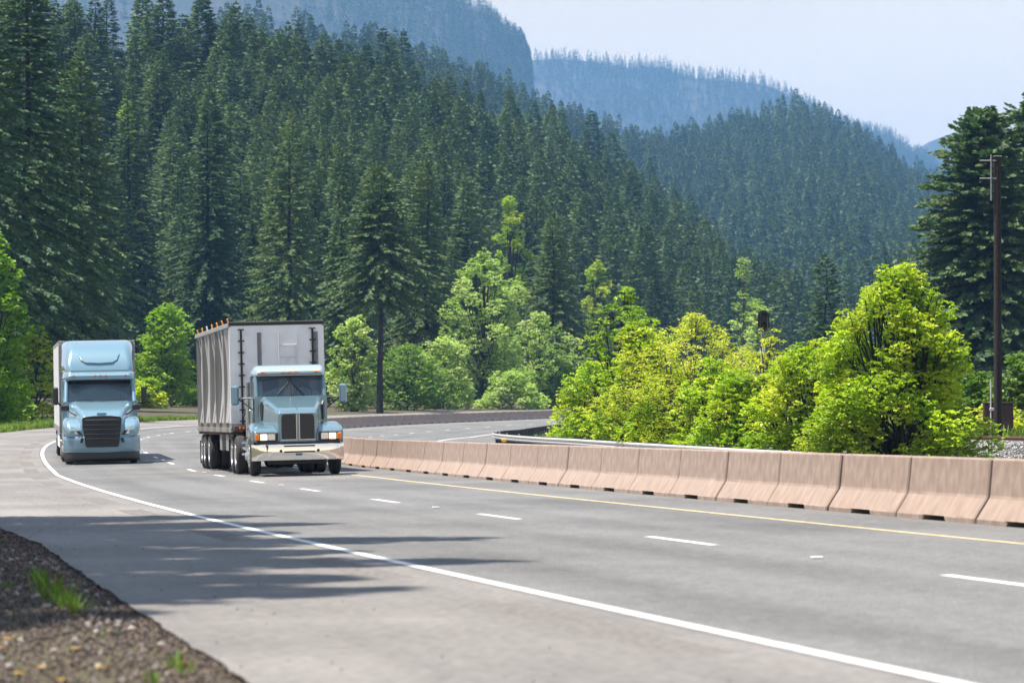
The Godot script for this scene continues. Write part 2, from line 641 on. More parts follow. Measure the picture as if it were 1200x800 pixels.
# jittered places on a hill about "gap" metres apart
func hill_places(h: Hill, gap: float, sd: int, t0 := 0.02, t1 := 1.03) -> Array:
	var g := RandomNumberGenerator.new(); g.seed = sd
	var out := []
	var face := h.at(0.5, 0.0).distance_to(h.at(0.5, 1.0))
	var nt := int(face / gap)
	for i in nt:
		var t := lerpf(t0, t1, (i + 0.5) / nt)
		var wid := 0.0
		for k in 8: wid += h.at(k / 8.0, t).distance_to(h.at((k + 1) / 8.0, t))
		var nu := int(wid / gap)
		for j in nu:
			var u := (j + g.randf()) / nu
			out.append(h.at(u, t + rv(g, -0.6, 0.6) * gap / face))
	return out

# ---------------------------------------------------------------- trucks (local +z is forward, z = 0 at the bumper, +x towards the median)
func bx(parent: Node3D, called: String, o: Vector3, size: Vector3, bev: float, m: Material, bas := Basis.IDENTITY) -> MeshInstance3D:
	var b := MB.new()
	b.box(o, size, bev, bas)
	return mbpart(parent, called, b, m)

func lf(parent: Node3D, called: String, secs: Array, m: Material) -> MeshInstance3D:
	var b := MB.new()
	b.loft(secs)
	return mbpart(parent, called, b, m)

func tb(parent: Node3D, called: String, path: Array, r: float, m: Material, sides := 8) -> MeshInstance3D:
	var b := MB.new()
	b.tube(path, [r], sides)
	return mbpart(parent, called, b, m)

var wheel_meshes := {}
func wheel(parent: Node3D, o: Vector3, side: float, dual := false) -> void:
	var w := Node3D.new()
	w.name = "wheel"
	parent.add_child(w, true)
	w.position = o
	w.rotation.y = 0.0 if side > 0 else PI
	var key := "dual" if dual else "single"
	if not wheel_meshes.has(key):
		var t := MB.new()
		for k in (2 if dual else 1):
			var x0 := -0.62 if k == 1 else -0.28
			var h := 0.28
			t.lathe_x(Vector3(x0, 0, 0), [Vector2(0, 0.29), Vector2(0, 0.42), Vector2(0.025, 0.485), Vector2(0.05, 0.505), Vector2(0.055, 0.512), Vector2(0.10, 0.52), Vector2(0.105, 0.508), Vector2(0.115, 0.508), Vector2(0.12, 0.522), Vector2(h - 0.12, 0.522), Vector2(h - 0.115, 0.508), Vector2(h - 0.105, 0.508), Vector2(h - 0.10, 0.52), Vector2(h - 0.05, 0.51), Vector2(h - 0.025, 0.485), Vector2(h, 0.42), Vector2(h, 0.29)], 32)
		var r := MB.new()
		if dual:
			r.lathe_x(Vector3.ZERO, [Vector2(-0.28, 0.3), Vector2(0.0, 0.3), Vector2(0.005, 0.29), Vector2(-0.02, 0.27), Vector2(-0.14, 0.24), Vector2(-0.15, 0.15), Vector2(-0.02, 0.13), Vector2(0.0, 0.10), Vector2(0.0, 0.0)], 24)
		else:
			r.lathe_x(Vector3.ZERO, [Vector2(-0.28, 0.3), Vector2(0.0, 0.3), Vector2(0.006, 0.285), Vector2(-0.03, 0.265), Vector2(-0.03, 0.2), Vector2(0.03, 0.16), Vector2(0.05, 0.11), Vector2(0.10, 0.09), Vector2(0.11, 0.0)], 24)
		var nuts := MB.new()
		for k in 10:
			var g := TAU * k / 10
			nuts.tube([Vector3(-0.15 if dual else -0.03, cos(g) * 0.19, sin(g) * 0.19), Vector3(-0.10 if dual else 0.035, cos(g) * 0.19, sin(g) * 0.19)], [0.016], 6)
		wheel_meshes[key] = [t.mesh(), r.mesh(), nuts.mesh()]
	part(w, "tyre", wheel_meshes[key][0], M.rubber)
	part(w, "rim", wheel_meshes[key][1], M.steel)
	part(w, "wheel_nuts", wheel_meshes[key][2], M.steel)

func pane(parent: Node3D, called: String, a: Vector3, b: Vector3, c: Vector3, d: Vector3, bow: Vector3, m: Material, n := 8) -> MeshInstance3D:
	# a, b along the bottom, d, c along the top; bow pushes the middle out
	var q := MB.new()
	var rows := []
	for i in 5:
		var row := []
		for j in n + 1:
			var u := float(j) / n
			var t := i / 4.0
			row.append(a.lerp(b, u).lerp(d.lerp(c, u), t) + bow * (1.0 - pow(2.0 * u - 1.0, 2)))
		rows.append(row)
	q.grid(rows)
	return mbpart(parent, called, q, m)

func set_on_road(o: Node3D, s: float, off: float, back: float) -> void:
	var f := road(s, off, 0.012)
	var r := road(s + back, off, 0.012)
	var zz := (f - r).normalized()
	var side := road(s + back * 0.5, off + 1.0) - road(s + back * 0.5, off)
	var yy := zz.cross(side).normalized()
	o.transform = Transform3D(Basis(yy.cross(zz), yy, zz), f)

func cab_inside(t: Node3D, z: float, w: float, y: float) -> void:
	bx(t, "dashboard", Vector3(0, y - 0.12, z - 0.28), Vector3(w * 1.8, 0.34, 0.5), 0.06, M.trim)
	for sx in [-0.5, 0.5]:
		var seat := bx(t, "seat", Vector3(sx * w, y - 0.28, z - 1.1), Vector3(0.5, 0.16, 0.5), 0.05, M.seat)
		bx(seat, "seat_back", Vector3(sx * w, y + 0.12, z - 1.36), Vector3(0.5, 0.75, 0.14), 0.05, M.seat)
		bx(seat, "headrest", Vector3(sx * w, y + 0.6, z - 1.38), Vector3(0.28, 0.18, 0.1), 0.04, M.seat)
	var ring := MB.new()
	var path := []
	for k in 17:
		var g := TAU * k / 16
		path.append(Vector3(0.5 * w + cos(g) * 0.21, y + 0.12 + sin(g) * 0.18, z - 0.62 + sin(g) * 0.09))
	ring.tube(path, [0.018], 6, false)
	mbpart(t, "steering_wheel", ring, M.trim)

func blue_tractor() -> Node3D:
	var t := thing("tractor_unit", "light blue aerodynamic sleeper tractor with black grille and tall roof fairing", "truck")
	var P: Material = M.blue
	# chassis
	bx(t, "chassis", Vector3(0, 0.82, -4.4), Vector3(0.9, 0.26, 7.4), 0.02, M.black)
	# bumper: blue shell, black lower valance
	var rows := []; var low := []
	for j in 25:
		var x := lerpf(-1.26, 1.26, j / 24.0)
		var q := absf(x) / 1.26
		var zc := -0.02 - 0.10 * q * q - 0.38 * pow(q, 7)
		var r := []
		for p in [[0.93, -0.10], [0.91, -0.02], [0.80, 0.0], [0.55, -0.01], [0.46, -0.04], [0.40 - 0.04 * (1 - q), -0.10]]:
			r.append(Vector3(x, p[0], zc + p[1]))
		rows.append(r)
		var r2 := []
		for p in [[0.43, -0.11], [0.34, -0.06], [0.20, -0.05], [0.12, -0.09], [0.10, -0.3]]:
			r2.append(Vector3(x * 0.985, p[0], zc + p[1]))
		low.append(r2)
	var b := MB.new(); b.grid(rows); mbpart(t, "bumper", b, P)
	b = MB.new(); b.grid(low); mbpart(t, "bumper_valance", b, M.trim)
	for sx in [-1.0, 1.0]:
		b = MB.new()
		b.prism(PackedVector2Array([Vector2(sx * 0.60, 0.86), Vector2(sx * 0.70, 0.86), Vector2(sx * 0.72, 0.72), Vector2(sx * 0.66, 0.70)]), -0.04, 0.0)
		mbpart(t, "bumper_slot", b, M.black)
	# hood and fenders
	lf(t, "hood", [[-0.10, -0.70, 0.70, 0.86, 1.50, 0.10, 0.10], [-0.16, -0.74, 0.74, 0.86, 1.60, 0.14, 0.10], [-0.6, -0.86, 0.86, 0.9, 1.78, 0.20, 0.10], [-1.1, -0.98, 0.98, 0.95, 1.92, 0.24, 0.08], [-1.6, -1.10, 1.10, 1.0, 2.03, 0.26, 0.06], [-1.95, -1.16, 1.16, 1.0, 2.08, 0.26, 0.04]], P)
	for sx in [-1.0, 1.0]:
		var f := MB.new()
		var secs := []
		for q in [[-0.12, 0.60, 1.06, 0.92, 1.12, 0.08], [-0.22, 0.58, 1.18, 0.91, 1.30, 0.12], [-0.5, 0.56, 1.25, 0.90, 1.48, 0.2], [-0.9, 0.55, 1.27, 0.98, 1.56, 0.22], [-1.4, 0.55, 1.27, 1.08, 1.58, 0.2], [-1.9, 0.6, 1.26, 0.98, 1.56, 0.2], [-2.1, 0.7, 1.24, 0.90, 1.50, 0.16]]:
			var x0: float = q[1] if sx > 0 else -q[2]
			var x1: float = q[2] if sx > 0 else -q[1]
			secs.append([q[0], x0, x1, q[3], q[4], q[5], 0.0])
		f.loft(secs)
		mbpart(t, "fender", f, P)
		# headlight: black housing swept round the corner, lens, and a white strip widened to paint in sun glint
		var hb := MB.new()
		hb.prism(PackedVector2Array([Vector2(sx * 0.70, 0.955), Vector2(sx * 1.10, 0.985), Vector2(sx * 1.17, 1.25), Vector2(sx * 1.05, 1.22), Vector2(sx * 0.80, 1.10)]), -0.05, 0.03, Basis(Vector3.UP, sx * 0.32), Vector3(-sx * 0.03, 0, 0.14))
		var hl := mbpart(t, "headlight", hb, M.trim)
		hb = MB.new()
		hb.prism(PackedVector2Array([Vector2(sx * 0.82, 0.985), Vector2(sx * 1.05, 1.0), Vector2(sx * 1.08, 1.16), Vector2(sx * 0.93, 1.12)]), 0.02, 0.045, Basis(Vector3.UP, sx * 0.32), Vector3(-sx * 0.03, 0, 0.14))
		mbpart(hl, "lens", hb, M.lens)
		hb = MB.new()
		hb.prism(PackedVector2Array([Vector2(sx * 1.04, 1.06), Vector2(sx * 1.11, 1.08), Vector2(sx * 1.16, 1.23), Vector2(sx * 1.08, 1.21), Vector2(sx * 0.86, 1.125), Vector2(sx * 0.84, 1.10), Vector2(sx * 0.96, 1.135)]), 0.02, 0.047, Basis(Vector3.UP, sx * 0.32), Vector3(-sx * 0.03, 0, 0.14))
		mbpart(hl, "lens_glint_strip", hb, M.glint_white)
	# grille: black mouth with slats
	b = MB.new()
	b.prism(PackedVector2Array([Vector2(-0.50, 0.56), Vector2(0.50, 0.56), Vector2(0.55, 0.62), Vector2(0.65, 1.48), Vector2(0.60, 1.55), Vector2(0.30, 1.585), Vector2(0, 1.595), Vector2(-0.30, 1.585), Vector2(-0.60, 1.55), Vector2(-0.65, 1.48), Vector2(-0.55, 0.62)]), -0.12, 0.005)
	var gr := mbpart(t, "grille", b, M.black)
	for k in 5:
		var y := 0.84 + k * 0.15
		var hw := lerpf(0.545, 0.625, (y - 0.6) / 0.9)
		b = MB.new()
		var rr := []
		for j in 13:
			var x := lerpf(-hw, hw, j / 12.0)
			var zc := 0.055 - 0.05 * pow(x / hw, 2)
			rr.append([Vector3(x, y - 0.035, zc - 0.05), Vector3(x, y - 0.025, zc - 0.005), Vector3(x, y + 0.02, zc), Vector3(x, y + 0.042, zc - 0.03), Vector3(x, y + 0.03, zc - 0.06)])
		b.grid(rr, false, true)
		mbpart(gr, "grille_slat", b, M.slat)
	b = MB.new()
	b.prism(PackedVector2Array([Vector2(-0.16, -0.018), Vector2(-0.13, -0.03), Vector2(0.13, -0.03), Vector2(0.16, -0.018), Vector2(0.16, 0.018), Vector2(0.13, 0.03), Vector2(-0.13, 0.03), Vector2(-0.16, 0.018)]), -0.02, 0.03, Basis(Vector3.RIGHT, -0.5), Vector3(0, 1.645, -0.12))
	mbpart(t, "hood_badge", b, M.navy)
	# cab: lower body, doors, pillars, bulkhead
	lf(t, "cab_body", [[-1.8, -1.2, 1.2, 0.55, 2.06, 0.1, 0.0], [-3.3, -1.22, 1.22, 0.5, 2.06, 0.1, 0.0]], P)
	lf(t, "sleeper", [[-3.25, -1.22, 1.22, 0.5, 3.06, 0.1, 0.03], [-5.3, -1.22, 1.22, 0.5, 3.06, 0.1, 0.03]], P)
	for sx in [-1.0, 1.0]:
		b = MB.new()
		b.tube([Vector3(sx * 1.14, 2.02, -1.86), Vector3(sx * 1.09, 2.80, -2.38)], [0.075], 8)
		mbpart(t, "windshield_pillar", b, P)
		bx(t, "door_frame", Vector3(sx * 1.16, 2.72, -2.8), Vector3(0.09, 0.14, 1.0), 0.02, P)
		var dr := bx(t, "door", Vector3(sx * 1.215, 1.45, -2.55), Vector3(0.03, 1.35, 1.2), 0.01, P)
		bx(dr, "handle", Vector3(sx * 1.24, 1.75, -2.95), Vector3(0.04, 0.05, 0.2), 0.01, M.trim)
		pane(t, "side_window", Vector3(sx * 1.17, 2.06, -1.98), Vector3(sx * 1.17, 2.06, -3.25), Vector3(sx * 1.14, 2.66, -3.25), Vector3(sx * 1.14, 2.66, -2.4), Vector3.ZERO, M.glass)
		bx(t, "step", Vector3(sx * 1.12, 0.42, -2.7), Vector3(0.26, 0.5, 1.6), 0.05, M.trim)
		tb(t, "fuel_tank", [Vector3(sx * 0.92, 0.72, -3.5), Vector3(sx * 0.92, 0.72, -4.9)], 0.31, M.chrome, 20)
		bx(t, "side_fairing", Vector3(sx * 1.20, 1.8, -5.55), Vector3(0.05, 2.5, 0.55), 0.02, P)
	pane(t, "windshield", Vector3(-1.1, 2.06, -1.92), Vector3(1.1, 2.06, -1.92), Vector3(1.04, 2.78, -2.40), Vector3(-1.04, 2.78, -2.40), Vector3(0, 0, 0.22), M.glass, 12)
	pane(t, "windshield_frit", Vector3(-1.055, 2.64, -2.295), Vector3(1.055, 2.64, -2.295), Vector3(1.04, 2.785, -2.39), Vector3(-1.04, 2.785, -2.39), Vector3(0, 0, 0.225), M.black, 12)
	cab_inside(t, -1.95, 1.0, 2.05)
	bx(t, "interior_back", Vector3(0, 2.3, -3.2), Vector3(2.2, 1.0, 0.04), 0.0, M.seat)
	for sx in [-0.62, 0.42]:
		b = MB.new()
		b.tube([Vector3(sx - 0.42, 2.10, -1.72 + 0.02), Vector3(sx, 2.12, -1.66 - 0.05 * absf(sx)), Vector3(sx + 0.42, 2.10, -1.74)], [0.016], 5)
		mbpart(t, "wiper", b, M.black)
	# brow with marker lights, roof fairing
	lf(t, "roof_brow", [[-2.02, -1.02, 1.02, 2.80, 2.92, 0.06, 0.0], [-2.10, -1.10, 1.10, 2.76, 3.02, 0.10, 0.02], [-2.35, -1.18, 1.18, 2.74, 3.08, 0.12, 0.02], [-3.3, -1.22, 1.22, 2.74, 3.08, 0.1, 0.02]], P)
	lf(t, "roof_fairing", [[-2.22, -1.00, 1.00, 2.98, 3.10, 0.05, 0.05], [-2.34, -1.13, 1.13, 2.98, 3.34, 0.14, 0.05], [-2.6, -1.17, 1.17, 2.98, 3.66, 0.22, 0.08], [-2.95, -1.19, 1.19, 2.98, 3.90, 0.28, 0.09], [-3.5, -1.23, 1.23, 2.98, 4.06, 0.3, 0.06], [-4.4, -1.25, 1.25, 2.98, 4.13, 0.26, 0.04], [-5.3, -1.25, 1.25, 2.98, 4.13, 0.2, 0.03]], P)
	# pressed panel on the fairing: a shallow rim following the slope
	b = MB.new()
	var rim := []
	for q in [[-0.74, 4.0], [-0.66, 3.60], [-0.58, 3.42], [-0.44, 3.345], [0.0, 3.325], [0.44, 3.345], [0.58, 3.42], [0.66, 3.60], [0.74, 4.0]]:
		var y: float = q[1]
		var z: float = lerp_table(y, [3.10, 3.34, 3.66, 3.90, 4.03], [-2.22, -2.34, -2.6, -2.95, -3.5])
		rim.append(Vector3(q[0], y + 0.012, z + 0.01))
	b.tube(rim, [0.032], 6)
	mbpart(t, "fairing_moulding", b, P)
	for x in [-0.86, -0.15, 0.03, 0.21, 0.86]:
		bx(t, "marker_light", Vector3(x, 2.90, -2.0), Vector3(0.05, 0.10, 0.06), 0.02, M.amber_dark)
	# mirrors
	for sx in [-1.0, 1.0]:
		var mm := bx(t, "mirror", Vector3(sx * 1.47, 2.26, -2.1), Vector3(0.19, 0.60, 0.16), 0.05, M.trim)
		tb(mm, "mirror_arm", [Vector3(sx * 1.42, 2.05, -2.1), Vector3(sx * 1.30, 1.95, -2.05), Vector3(sx * 1.15, 1.98, -1.98)], 0.035, M.trim)
		var hm := MB.new()
		hm.loft([[-1.02, sx * 1.18 - 0.14, sx * 1.18 + 0.14, 1.78, 1.93, 0.07, 0.0], [-1.12, sx * 1.18 - 0.15, sx * 1.18 + 0.15, 1.76, 1.96, 0.08, 0.0], [-1.28, sx * 1.18 - 0.10, sx * 1.18 + 0.10, 1.79, 1.92, 0.06, 0.0]])
		var hmm := mbpart(t, "hood_mirror", hm, M.trim)
		tb(hmm, "mirror_arm", [Vector3(sx * 1.12, 1.82, -1.12), Vector3(sx * 0.98, 1.70, -0.95), Vector3(sx * 0.80, 1.60, -0.7)], 0.028, M.trim)
	# wheels
	for sx in [-1.0, 1.0]:
		wheel(t, Vector3(sx * 1.20, 0.52, -1.35), sx)
		wheel(t, Vector3(sx * 1.24, 0.52, -5.9), sx, true)
		wheel(t, Vector3(sx * 1.24, 0.52, -7.2), sx, true)
		bx(t, "mud_flap", Vector3(sx * 0.95, 0.55, -7.95), Vector3(0.6, 0.75, 0.02), 0.0, M.rubber)
	bx(t, "axle", Vector3(0, 0.5, -1.35), Vector3(1.9, 0.14, 0.16), 0.03, M.black)
	for z in [-5.9, -7.2]:
		bx(t, "axle", Vector3(0, 0.52, z), Vector3(1.9, 0.2, 0.22), 0.05, M.black)
	return t

func box_trailer(front: float, length: float) -> Node3D:
	var t := thing("box_trailer", "white box semi-trailer coupled behind the light blue sleeper tractor", "trailer")
	var z0 := front; var z1 := front - length; var zm := (z0 + z1) * 0.5
	bx(t, "side_panel", Vector3(-1.285, 2.62, zm), Vector3(0.03, 2.98, length), 0.0, M.trailer_white)
	bx(t, "side_panel", Vector3(1.285, 2.62, zm), Vector3(0.03, 2.98, length), 0.0, M.trailer_white)
	bx(t, "front_panel", Vector3(0, 2.62, z0 - 0.02), Vector3(2.54, 2.98, 0.04), 0.0, M.trailer_white)
	bx(t, "rear_door", Vector3(0, 2.62, z1 + 0.02), Vector3(2.54, 2.98, 0.04), 0.0, M.trailer_white)
	bx(t, "roof", Vector3(0, 4.12, zm), Vector3(2.6, 0.02, length), 0.0, M.trailer_white)
	bx(t, "floor", Vector3(0, 1.1, zm), Vector3(2.56, 0.12, length), 0.01, M.dull_steel)
	for sx in [-1.0, 1.0]:
		bx(t, "top_rail", Vector3(sx * 1.275, 4.08, zm), Vector3(0.07, 0.13, length + 0.01), 0.015, M.dull_steel)
		bx(t, "bottom_rail", Vector3(sx * 1.28, 1.10, zm), Vector3(0.06, 0.22, length + 0.012), 0.01, M.dull_steel)
		bx(t, "corner_post", Vector3(sx * 1.265, 2.6, z0 - 0.03), Vector3(0.10, 2.9, 0.12), 0.03, M.dull_steel)
		for k in int(length / 1.22):
			bx(t, "side_rib", Vector3(sx * 1.303, 2.6, z0 - 0.7 - k * 1.22), Vector3(0.008, 2.8, 0.05), 0.0, M.trailer_white)
		bx(t, "side_skirt", Vector3(sx * 1.24, 0.72, zm + 1.0), Vector3(0.02, 0.6, length - 8.5), 0.0, M.trailer_white)
		bx(t, "landing_leg", Vector3(sx * 0.6, 0.75, z0 - 2.9), Vector3(0.14, 0.8, 0.14), 0.01, M.dull_steel)
		for z in [z1 + 1.6, z1 + 2.9]:
			wheel(t, Vector3(sx * 1.26, 0.52, z), sx, true)
	bx(t, "front_top_rail", Vector3(0, 4.08, z0 + 0.005), Vector3(2.48, 0.11, 0.05), 0.015, M.dull_steel)
	for z in [z1 + 1.6, z1 + 2.9]:
		bx(t, "axle", Vector3(0, 0.52, z), Vector3(1.9, 0.16, 0.16), 0.03, M.black)
	bx(t, "undercarriage", Vector3(0, 0.86, z1 + 2.2), Vector3(1.1, 0.34, 4.0), 0.02, M.black)
	return t

func grey_tractor() -> Node3D:
	var t := thing("tractor_unit", "blue-grey day cab tractor with chrome bumper and twin grille panels", "truck")
	var P: Material = M.greyblue
	bx(t, "chassis", Vector3(0, 0.86, -4.2), Vector3(0.9, 0.28, 7.6), 0.02, M.black)
	# chrome bumper
	var rows := []
	for j in 25:
		var x := lerpf(-1.19, 1.19, j / 24.0)
		var q := absf(x) / 1.19
		var zc := -0.03 * q * q - 0.30 * pow(q, 9)
		var r := []
		for p in [[0.82, -0.10], [0.818, -0.02], [0.80, 0.0], [0.62, 0.004], [0.42, 0.0], [0.395, -0.02], [0.39, -0.10]]:
			r.append(Vector3(x, p[0], zc + p[1]))
		rows.append(r)
	var b := MB.new(); b.grid(rows)
	var bump := mbpart(t, "bumper", b, M.chrome)
	for y in [0.765, 0.615]:
		bx(bump, "bumper_slot", Vector3(0.02, y, 0.008), Vector3(0.80, 0.04, 0.02), 0.008, M.black)
	for sx in [-1.0, 1.0]:
		tb(bump, "tow_hole", [Vector3(0.02 + sx * 0.48, 0.64, -0.03), Vector3(0.02 + sx * 0.48, 0.64, 0.02)], 0.038, M.black, 14)
	bx(bump, "plate_holder", Vector3(0.0, 0.55, 0.02), Vector3(0.17, 0.06, 0.012), 0.005, M.navy)
	bx(t, "bumper_gap", Vector3(0, 0.85, -0.16), Vector3(2.16, 0.06, 0.1), 0.01, M.black)
	bx(t, "lower_shield", Vector3(0, 0.34, -0.5), Vector3(1.5, 0.12, 0.1), 0.02, M.black)
	# hood: long tapered nose with a crease
	lf(t, "hood", [[-0.16, -0.50, 0.50, 0.87, 1.58, 0.05, 0.02], [-0.22, -0.53, 0.53, 0.87, 1.68, 0.09, 0.03], [-0.6, -0.58, 0.58, 0.9, 1.76, 0.12, 0.04], [-1.2, -0.70, 0.70, 0.9, 1.90, 0.14, 0.05], [-1.9, -0.84, 0.84, 0.9, 2.03, 0.16, 0.05], [-2.15, -0.88, 0.88, 0.9, 2.06, 0.16, 0.05]], P)
	b = MB.new()
	b.tube([Vector3(0, 1.685, -0.25), Vector3(0, 1.765, -0.6), Vector3(0, 1.905, -1.2), Vector3(0, 2.04, -1.95)], [0.014], 6)
	mbpart(t, "hood_crease", b, P)
	# twin grille panels in a painted surround
	bx(t, "grille_surround", Vector3(0, 1.24, -0.15), Vector3(0.96, 0.78, 0.08), 0.03, P)
	for sx in [-1.0, 1.0]:
		b = MB.new()
		b.prism(PackedVector2Array([Vector2(sx * 0.05, 0.93), Vector2(sx * 0.40, 0.93), Vector2(sx * 0.425, 0.96), Vector2(sx * 0.42, 1.50), Vector2(sx * 0.38, 1.575), Vector2(sx * 0.05, 1.585)]), -0.12, -0.098)
		var gp := mbpart(t, "grille", b, M.mesh_dark)
		for k in 20:
			bx(gp, "grille_bar", Vector3(sx * 0.235, 0.955 + k * 0.031, -0.095), Vector3(0.36 - 0.02 * float(k > 17), 0.009, 0.012), 0.0, M.slat)
		bx(gp, "grille_trim", Vector3(sx * 0.235, 0.925, -0.092), Vector3(0.40, 0.014, 0.02), 0.004, M.chrome)
		bx(gp, "grille_trim", Vector3(sx * 0.04, 1.25, -0.092), Vector3(0.014, 0.66, 0.02), 0.004, M.chrome)
	# fenders and lamps
	for sx in [-1.0, 1.0]:
		var secs := []
		for q in [[-0.14, 0.50, 1.12, 0.87, 1.13, 0.05], [-0.22, 0.50, 1.17, 0.87, 1.19, 0.07], [-0.5, 0.5, 1.19, 0.88, 1.28, 0.12], [-1.0, 0.5, 1.19, 1.03, 1.37, 0.16], [-1.6, 0.55, 1.18, 1.12, 1.38, 0.13], [-2.05, 0.7, 1.16, 1.0, 1.30, 0.12], [-2.35, 0.75, 1.12, 0.85, 1.05, 0.08]]:
			secs.append([q[0], q[1] if sx > 0 else -q[2], q[2] if sx > 0 else -q[1], q[3], q[4], q[5], 0.0])
		lf(t, "fender", secs, P)
		bx(t, "fender_skirt", Vector3(sx * 1.15, 1.0, -0.33), Vector3(0.03, 0.34, 0.3), 0.01, P)
		var hl := bx(t, "headlight", Vector3(sx * 0.80, 1.0, -0.13), Vector3(0.56, 0.23, 0.05), 0.03, M.black)
		bx(hl, "lens", Vector3(sx * 0.885, 1.0, -0.11), Vector3(0.19, 0.16, 0.03), 0.02, M.lamp_on)
		bx(hl, "side_lens", Vector3(sx * 0.68, 1.0, -0.11), Vector3(0.19, 0.16, 0.03), 0.02, M.lens)
		bx(t, "turn_signal", Vector3(sx * 1.05, 1.0, -0.13), Vector3(0.13, 0.19, 0.08), 0.03, M.amber)
		var sl := SpotLight3D.new()
		sl.name = "headlight_beam"
		sl.position = Vector3(sx * 0.885, 1.0, -0.06)
		sl.rotation_degrees = Vector3(-3, 180, 0)
		sl.light_color = Color(1.0, 0.86, 0.66)
		sl.light_energy = 1.5
		sl.light_size = 0.08
		sl.spot_angle = 28
		sl.spot_range = 60
		sl.shadow_enabled = true
		t.add_child(sl, true)
	# cab
	lf(t, "cab_body", [[-2.05, -0.94, 0.94, 0.8, 2.06, 0.08, 0.0], [-3.55, -0.97, 0.97, 0.75, 2.06, 0.08, 0.0]], P)
	bx(t, "cab_back", Vector3(0, 2.3, -3.5), Vector3(1.86, 0.6, 0.08), 0.02, P)
	lf(t, "cab_roof", [[-2.22, -0.86, 0.86, 2.58, 2.70, 0.05, 0.03], [-2.30, -0.92, 0.92, 2.56, 2.78, 0.08, 0.05], [-2.6, -0.95, 0.95, 2.56, 2.87, 0.10, 0.06], [-3.1, -0.96, 0.96, 2.56, 2.88, 0.12, 0.06], [-3.55, -0.96, 0.96, 2.56, 2.84, 0.12, 0.06]], M.roof_pale)  # roof is a paler blue-grey than the cab body
	for sx in [-1.0, 1.0]:
		tb(t, "windshield_pillar", [Vector3(sx * 0.89, 2.02, -2.10), Vector3(sx * 0.88, 2.62, -2.36)], 0.05, P)
		bx(t, "door_pillar", Vector3(sx * 0.93, 2.3, -3.38), Vector3(0.06, 0.6, 0.2), 0.01, P)
		var dr := bx(t, "door", Vector3(sx * 0.965, 1.45, -2.85), Vector3(0.02, 1.2, 1.05), 0.008, P)
		bx(dr, "handle", Vector3(sx * 0.985, 1.7, -3.25), Vector3(0.03, 0.05, 0.16), 0.01, M.chrome)
		bx(dr, "lower_window", Vector3(sx * 0.978, 1.35, -2.62), Vector3(0.012, 0.5, 0.2), 0.0, M.glass_green)
		pane(t, "side_window", Vector3(sx * 0.935, 2.06, -2.22), Vector3(sx * 0.935, 2.06, -3.3), Vector3(sx * 0.92, 2.56, -3.3), Vector3(sx * 0.92, 2.56, -2.4), Vector3.ZERO, M.glass_green)
		# cowl intake
		b = MB.new()
		b.prism(PackedVector2Array([Vector2(0, 0), Vector2(0.10, 0.05), Vector2(0.12, 0.42), Vector2(0.04, 0.5), Vector2(-0.06, 0.4)]), -0.02, 0.02, Basis(Vector3.UP, sx * 1.2), Vector3(sx * 0.80, 1.42, -1.75))
		mbpart(t, "cowl_intake", b, M.black)
		tb(t, "grab_handle", [Vector3(sx * 1.02, 1.2, -3.48), Vector3(sx * 1.02, 2.0, -3.48)], 0.018, M.chrome)
		# mirror on braced arms
		var mi := bx(t, "mirror", Vector3(sx * 1.42, 2.10, -2.55), Vector3(0.21, 0.52, 0.16), 0.05, M.mirror_blue)
		tb(mi, "mirror_arm", [Vector3(sx * 1.34, 2.02, -2.6), Vector3(sx * 0.95, 2.02, -2.45)], 0.022, M.dull_steel)
		tb(mi, "mirror_arm", [Vector3(sx * 1.32, 2.0, -2.6), Vector3(sx * 0.97, 1.72, -2.4)], 0.02, M.black)
		bx(mi, "mirror_glass", Vector3(sx * 1.42, 2.1, -2.635), Vector3(0.17, 0.46, 0.01), 0.0, M.chrome)
		# exhaust stack behind the cab
		tb(t, "exhaust_stack", [Vector3(sx * 0.98, 1.0, -3.78), Vector3(sx * 0.98, 2.45, -3.78)], 0.075, M.dull_steel, 14)
		tb(t, "fuel_tank", [Vector3(sx * 0.84, 0.78, -2.9), Vector3(sx * 0.84, 0.78, -4.3)], 0.31, M.chrome, 20)
		bx(t, "tank_step", Vector3(sx * 1.1, 0.55, -3.2), Vector3(0.2, 0.05, 0.6), 0.01, M.dull_steel)
		bx(t, "battery_box", Vector3(sx * 0.98, 0.72, -2.6), Vector3(0.3, 0.5, 0.4), 0.04, M.dull_steel)
		wheel(t, Vector3(sx * 1.18, 0.52, -1.3), sx)
		wheel(t, Vector3(sx * 1.22, 0.52, -5.6), sx, true)
		wheel(t, Vector3(sx * 1.22, 0.52, -6.95), sx, true)
		bx(t, "mud_flap", Vector3(sx * 0.93, 0.55, -7.75), Vector3(0.6, 0.75, 0.02), 0.0, M.rubber)
	# windshield in two panes with a divider, wipers, interior
	pane(t, "windshield", Vector3(-0.85, 2.07, -2.12), Vector3(-0.02, 2.07, -2.0), Vector3(-0.02, 2.58, -2.26), Vector3(-0.84, 2.58, -2.36), Vector3.ZERO, M.glass)
	pane(t, "windshield", Vector3(0.02, 2.07, -2.0), Vector3(0.85, 2.07, -2.12), Vector3(0.84, 2.58, -2.36), Vector3(0.02, 2.58, -2.26), Vector3.ZERO, M.glass)
	tb(t, "windshield_divider", [Vector3(0, 2.05, -1.99), Vector3(0, 2.6, -2.25)], 0.022, M.black)
	for sx in [-1.0, 1.0]:
		tb(t, "wiper", [Vector3(sx * 0.36, 2.08, -2.02), Vector3(sx * 0.06, 2.40, -2.14), Vector3(sx * 0.05, 2.54, -2.2)], 0.014, M.black)
	bx(t, "windshield_header", Vector3(0, 2.585, -2.27), Vector3(1.72, 0.04, 0.1), 0.01, M.black)
	cab_inside(t, -2.1, 0.82, 2.03)
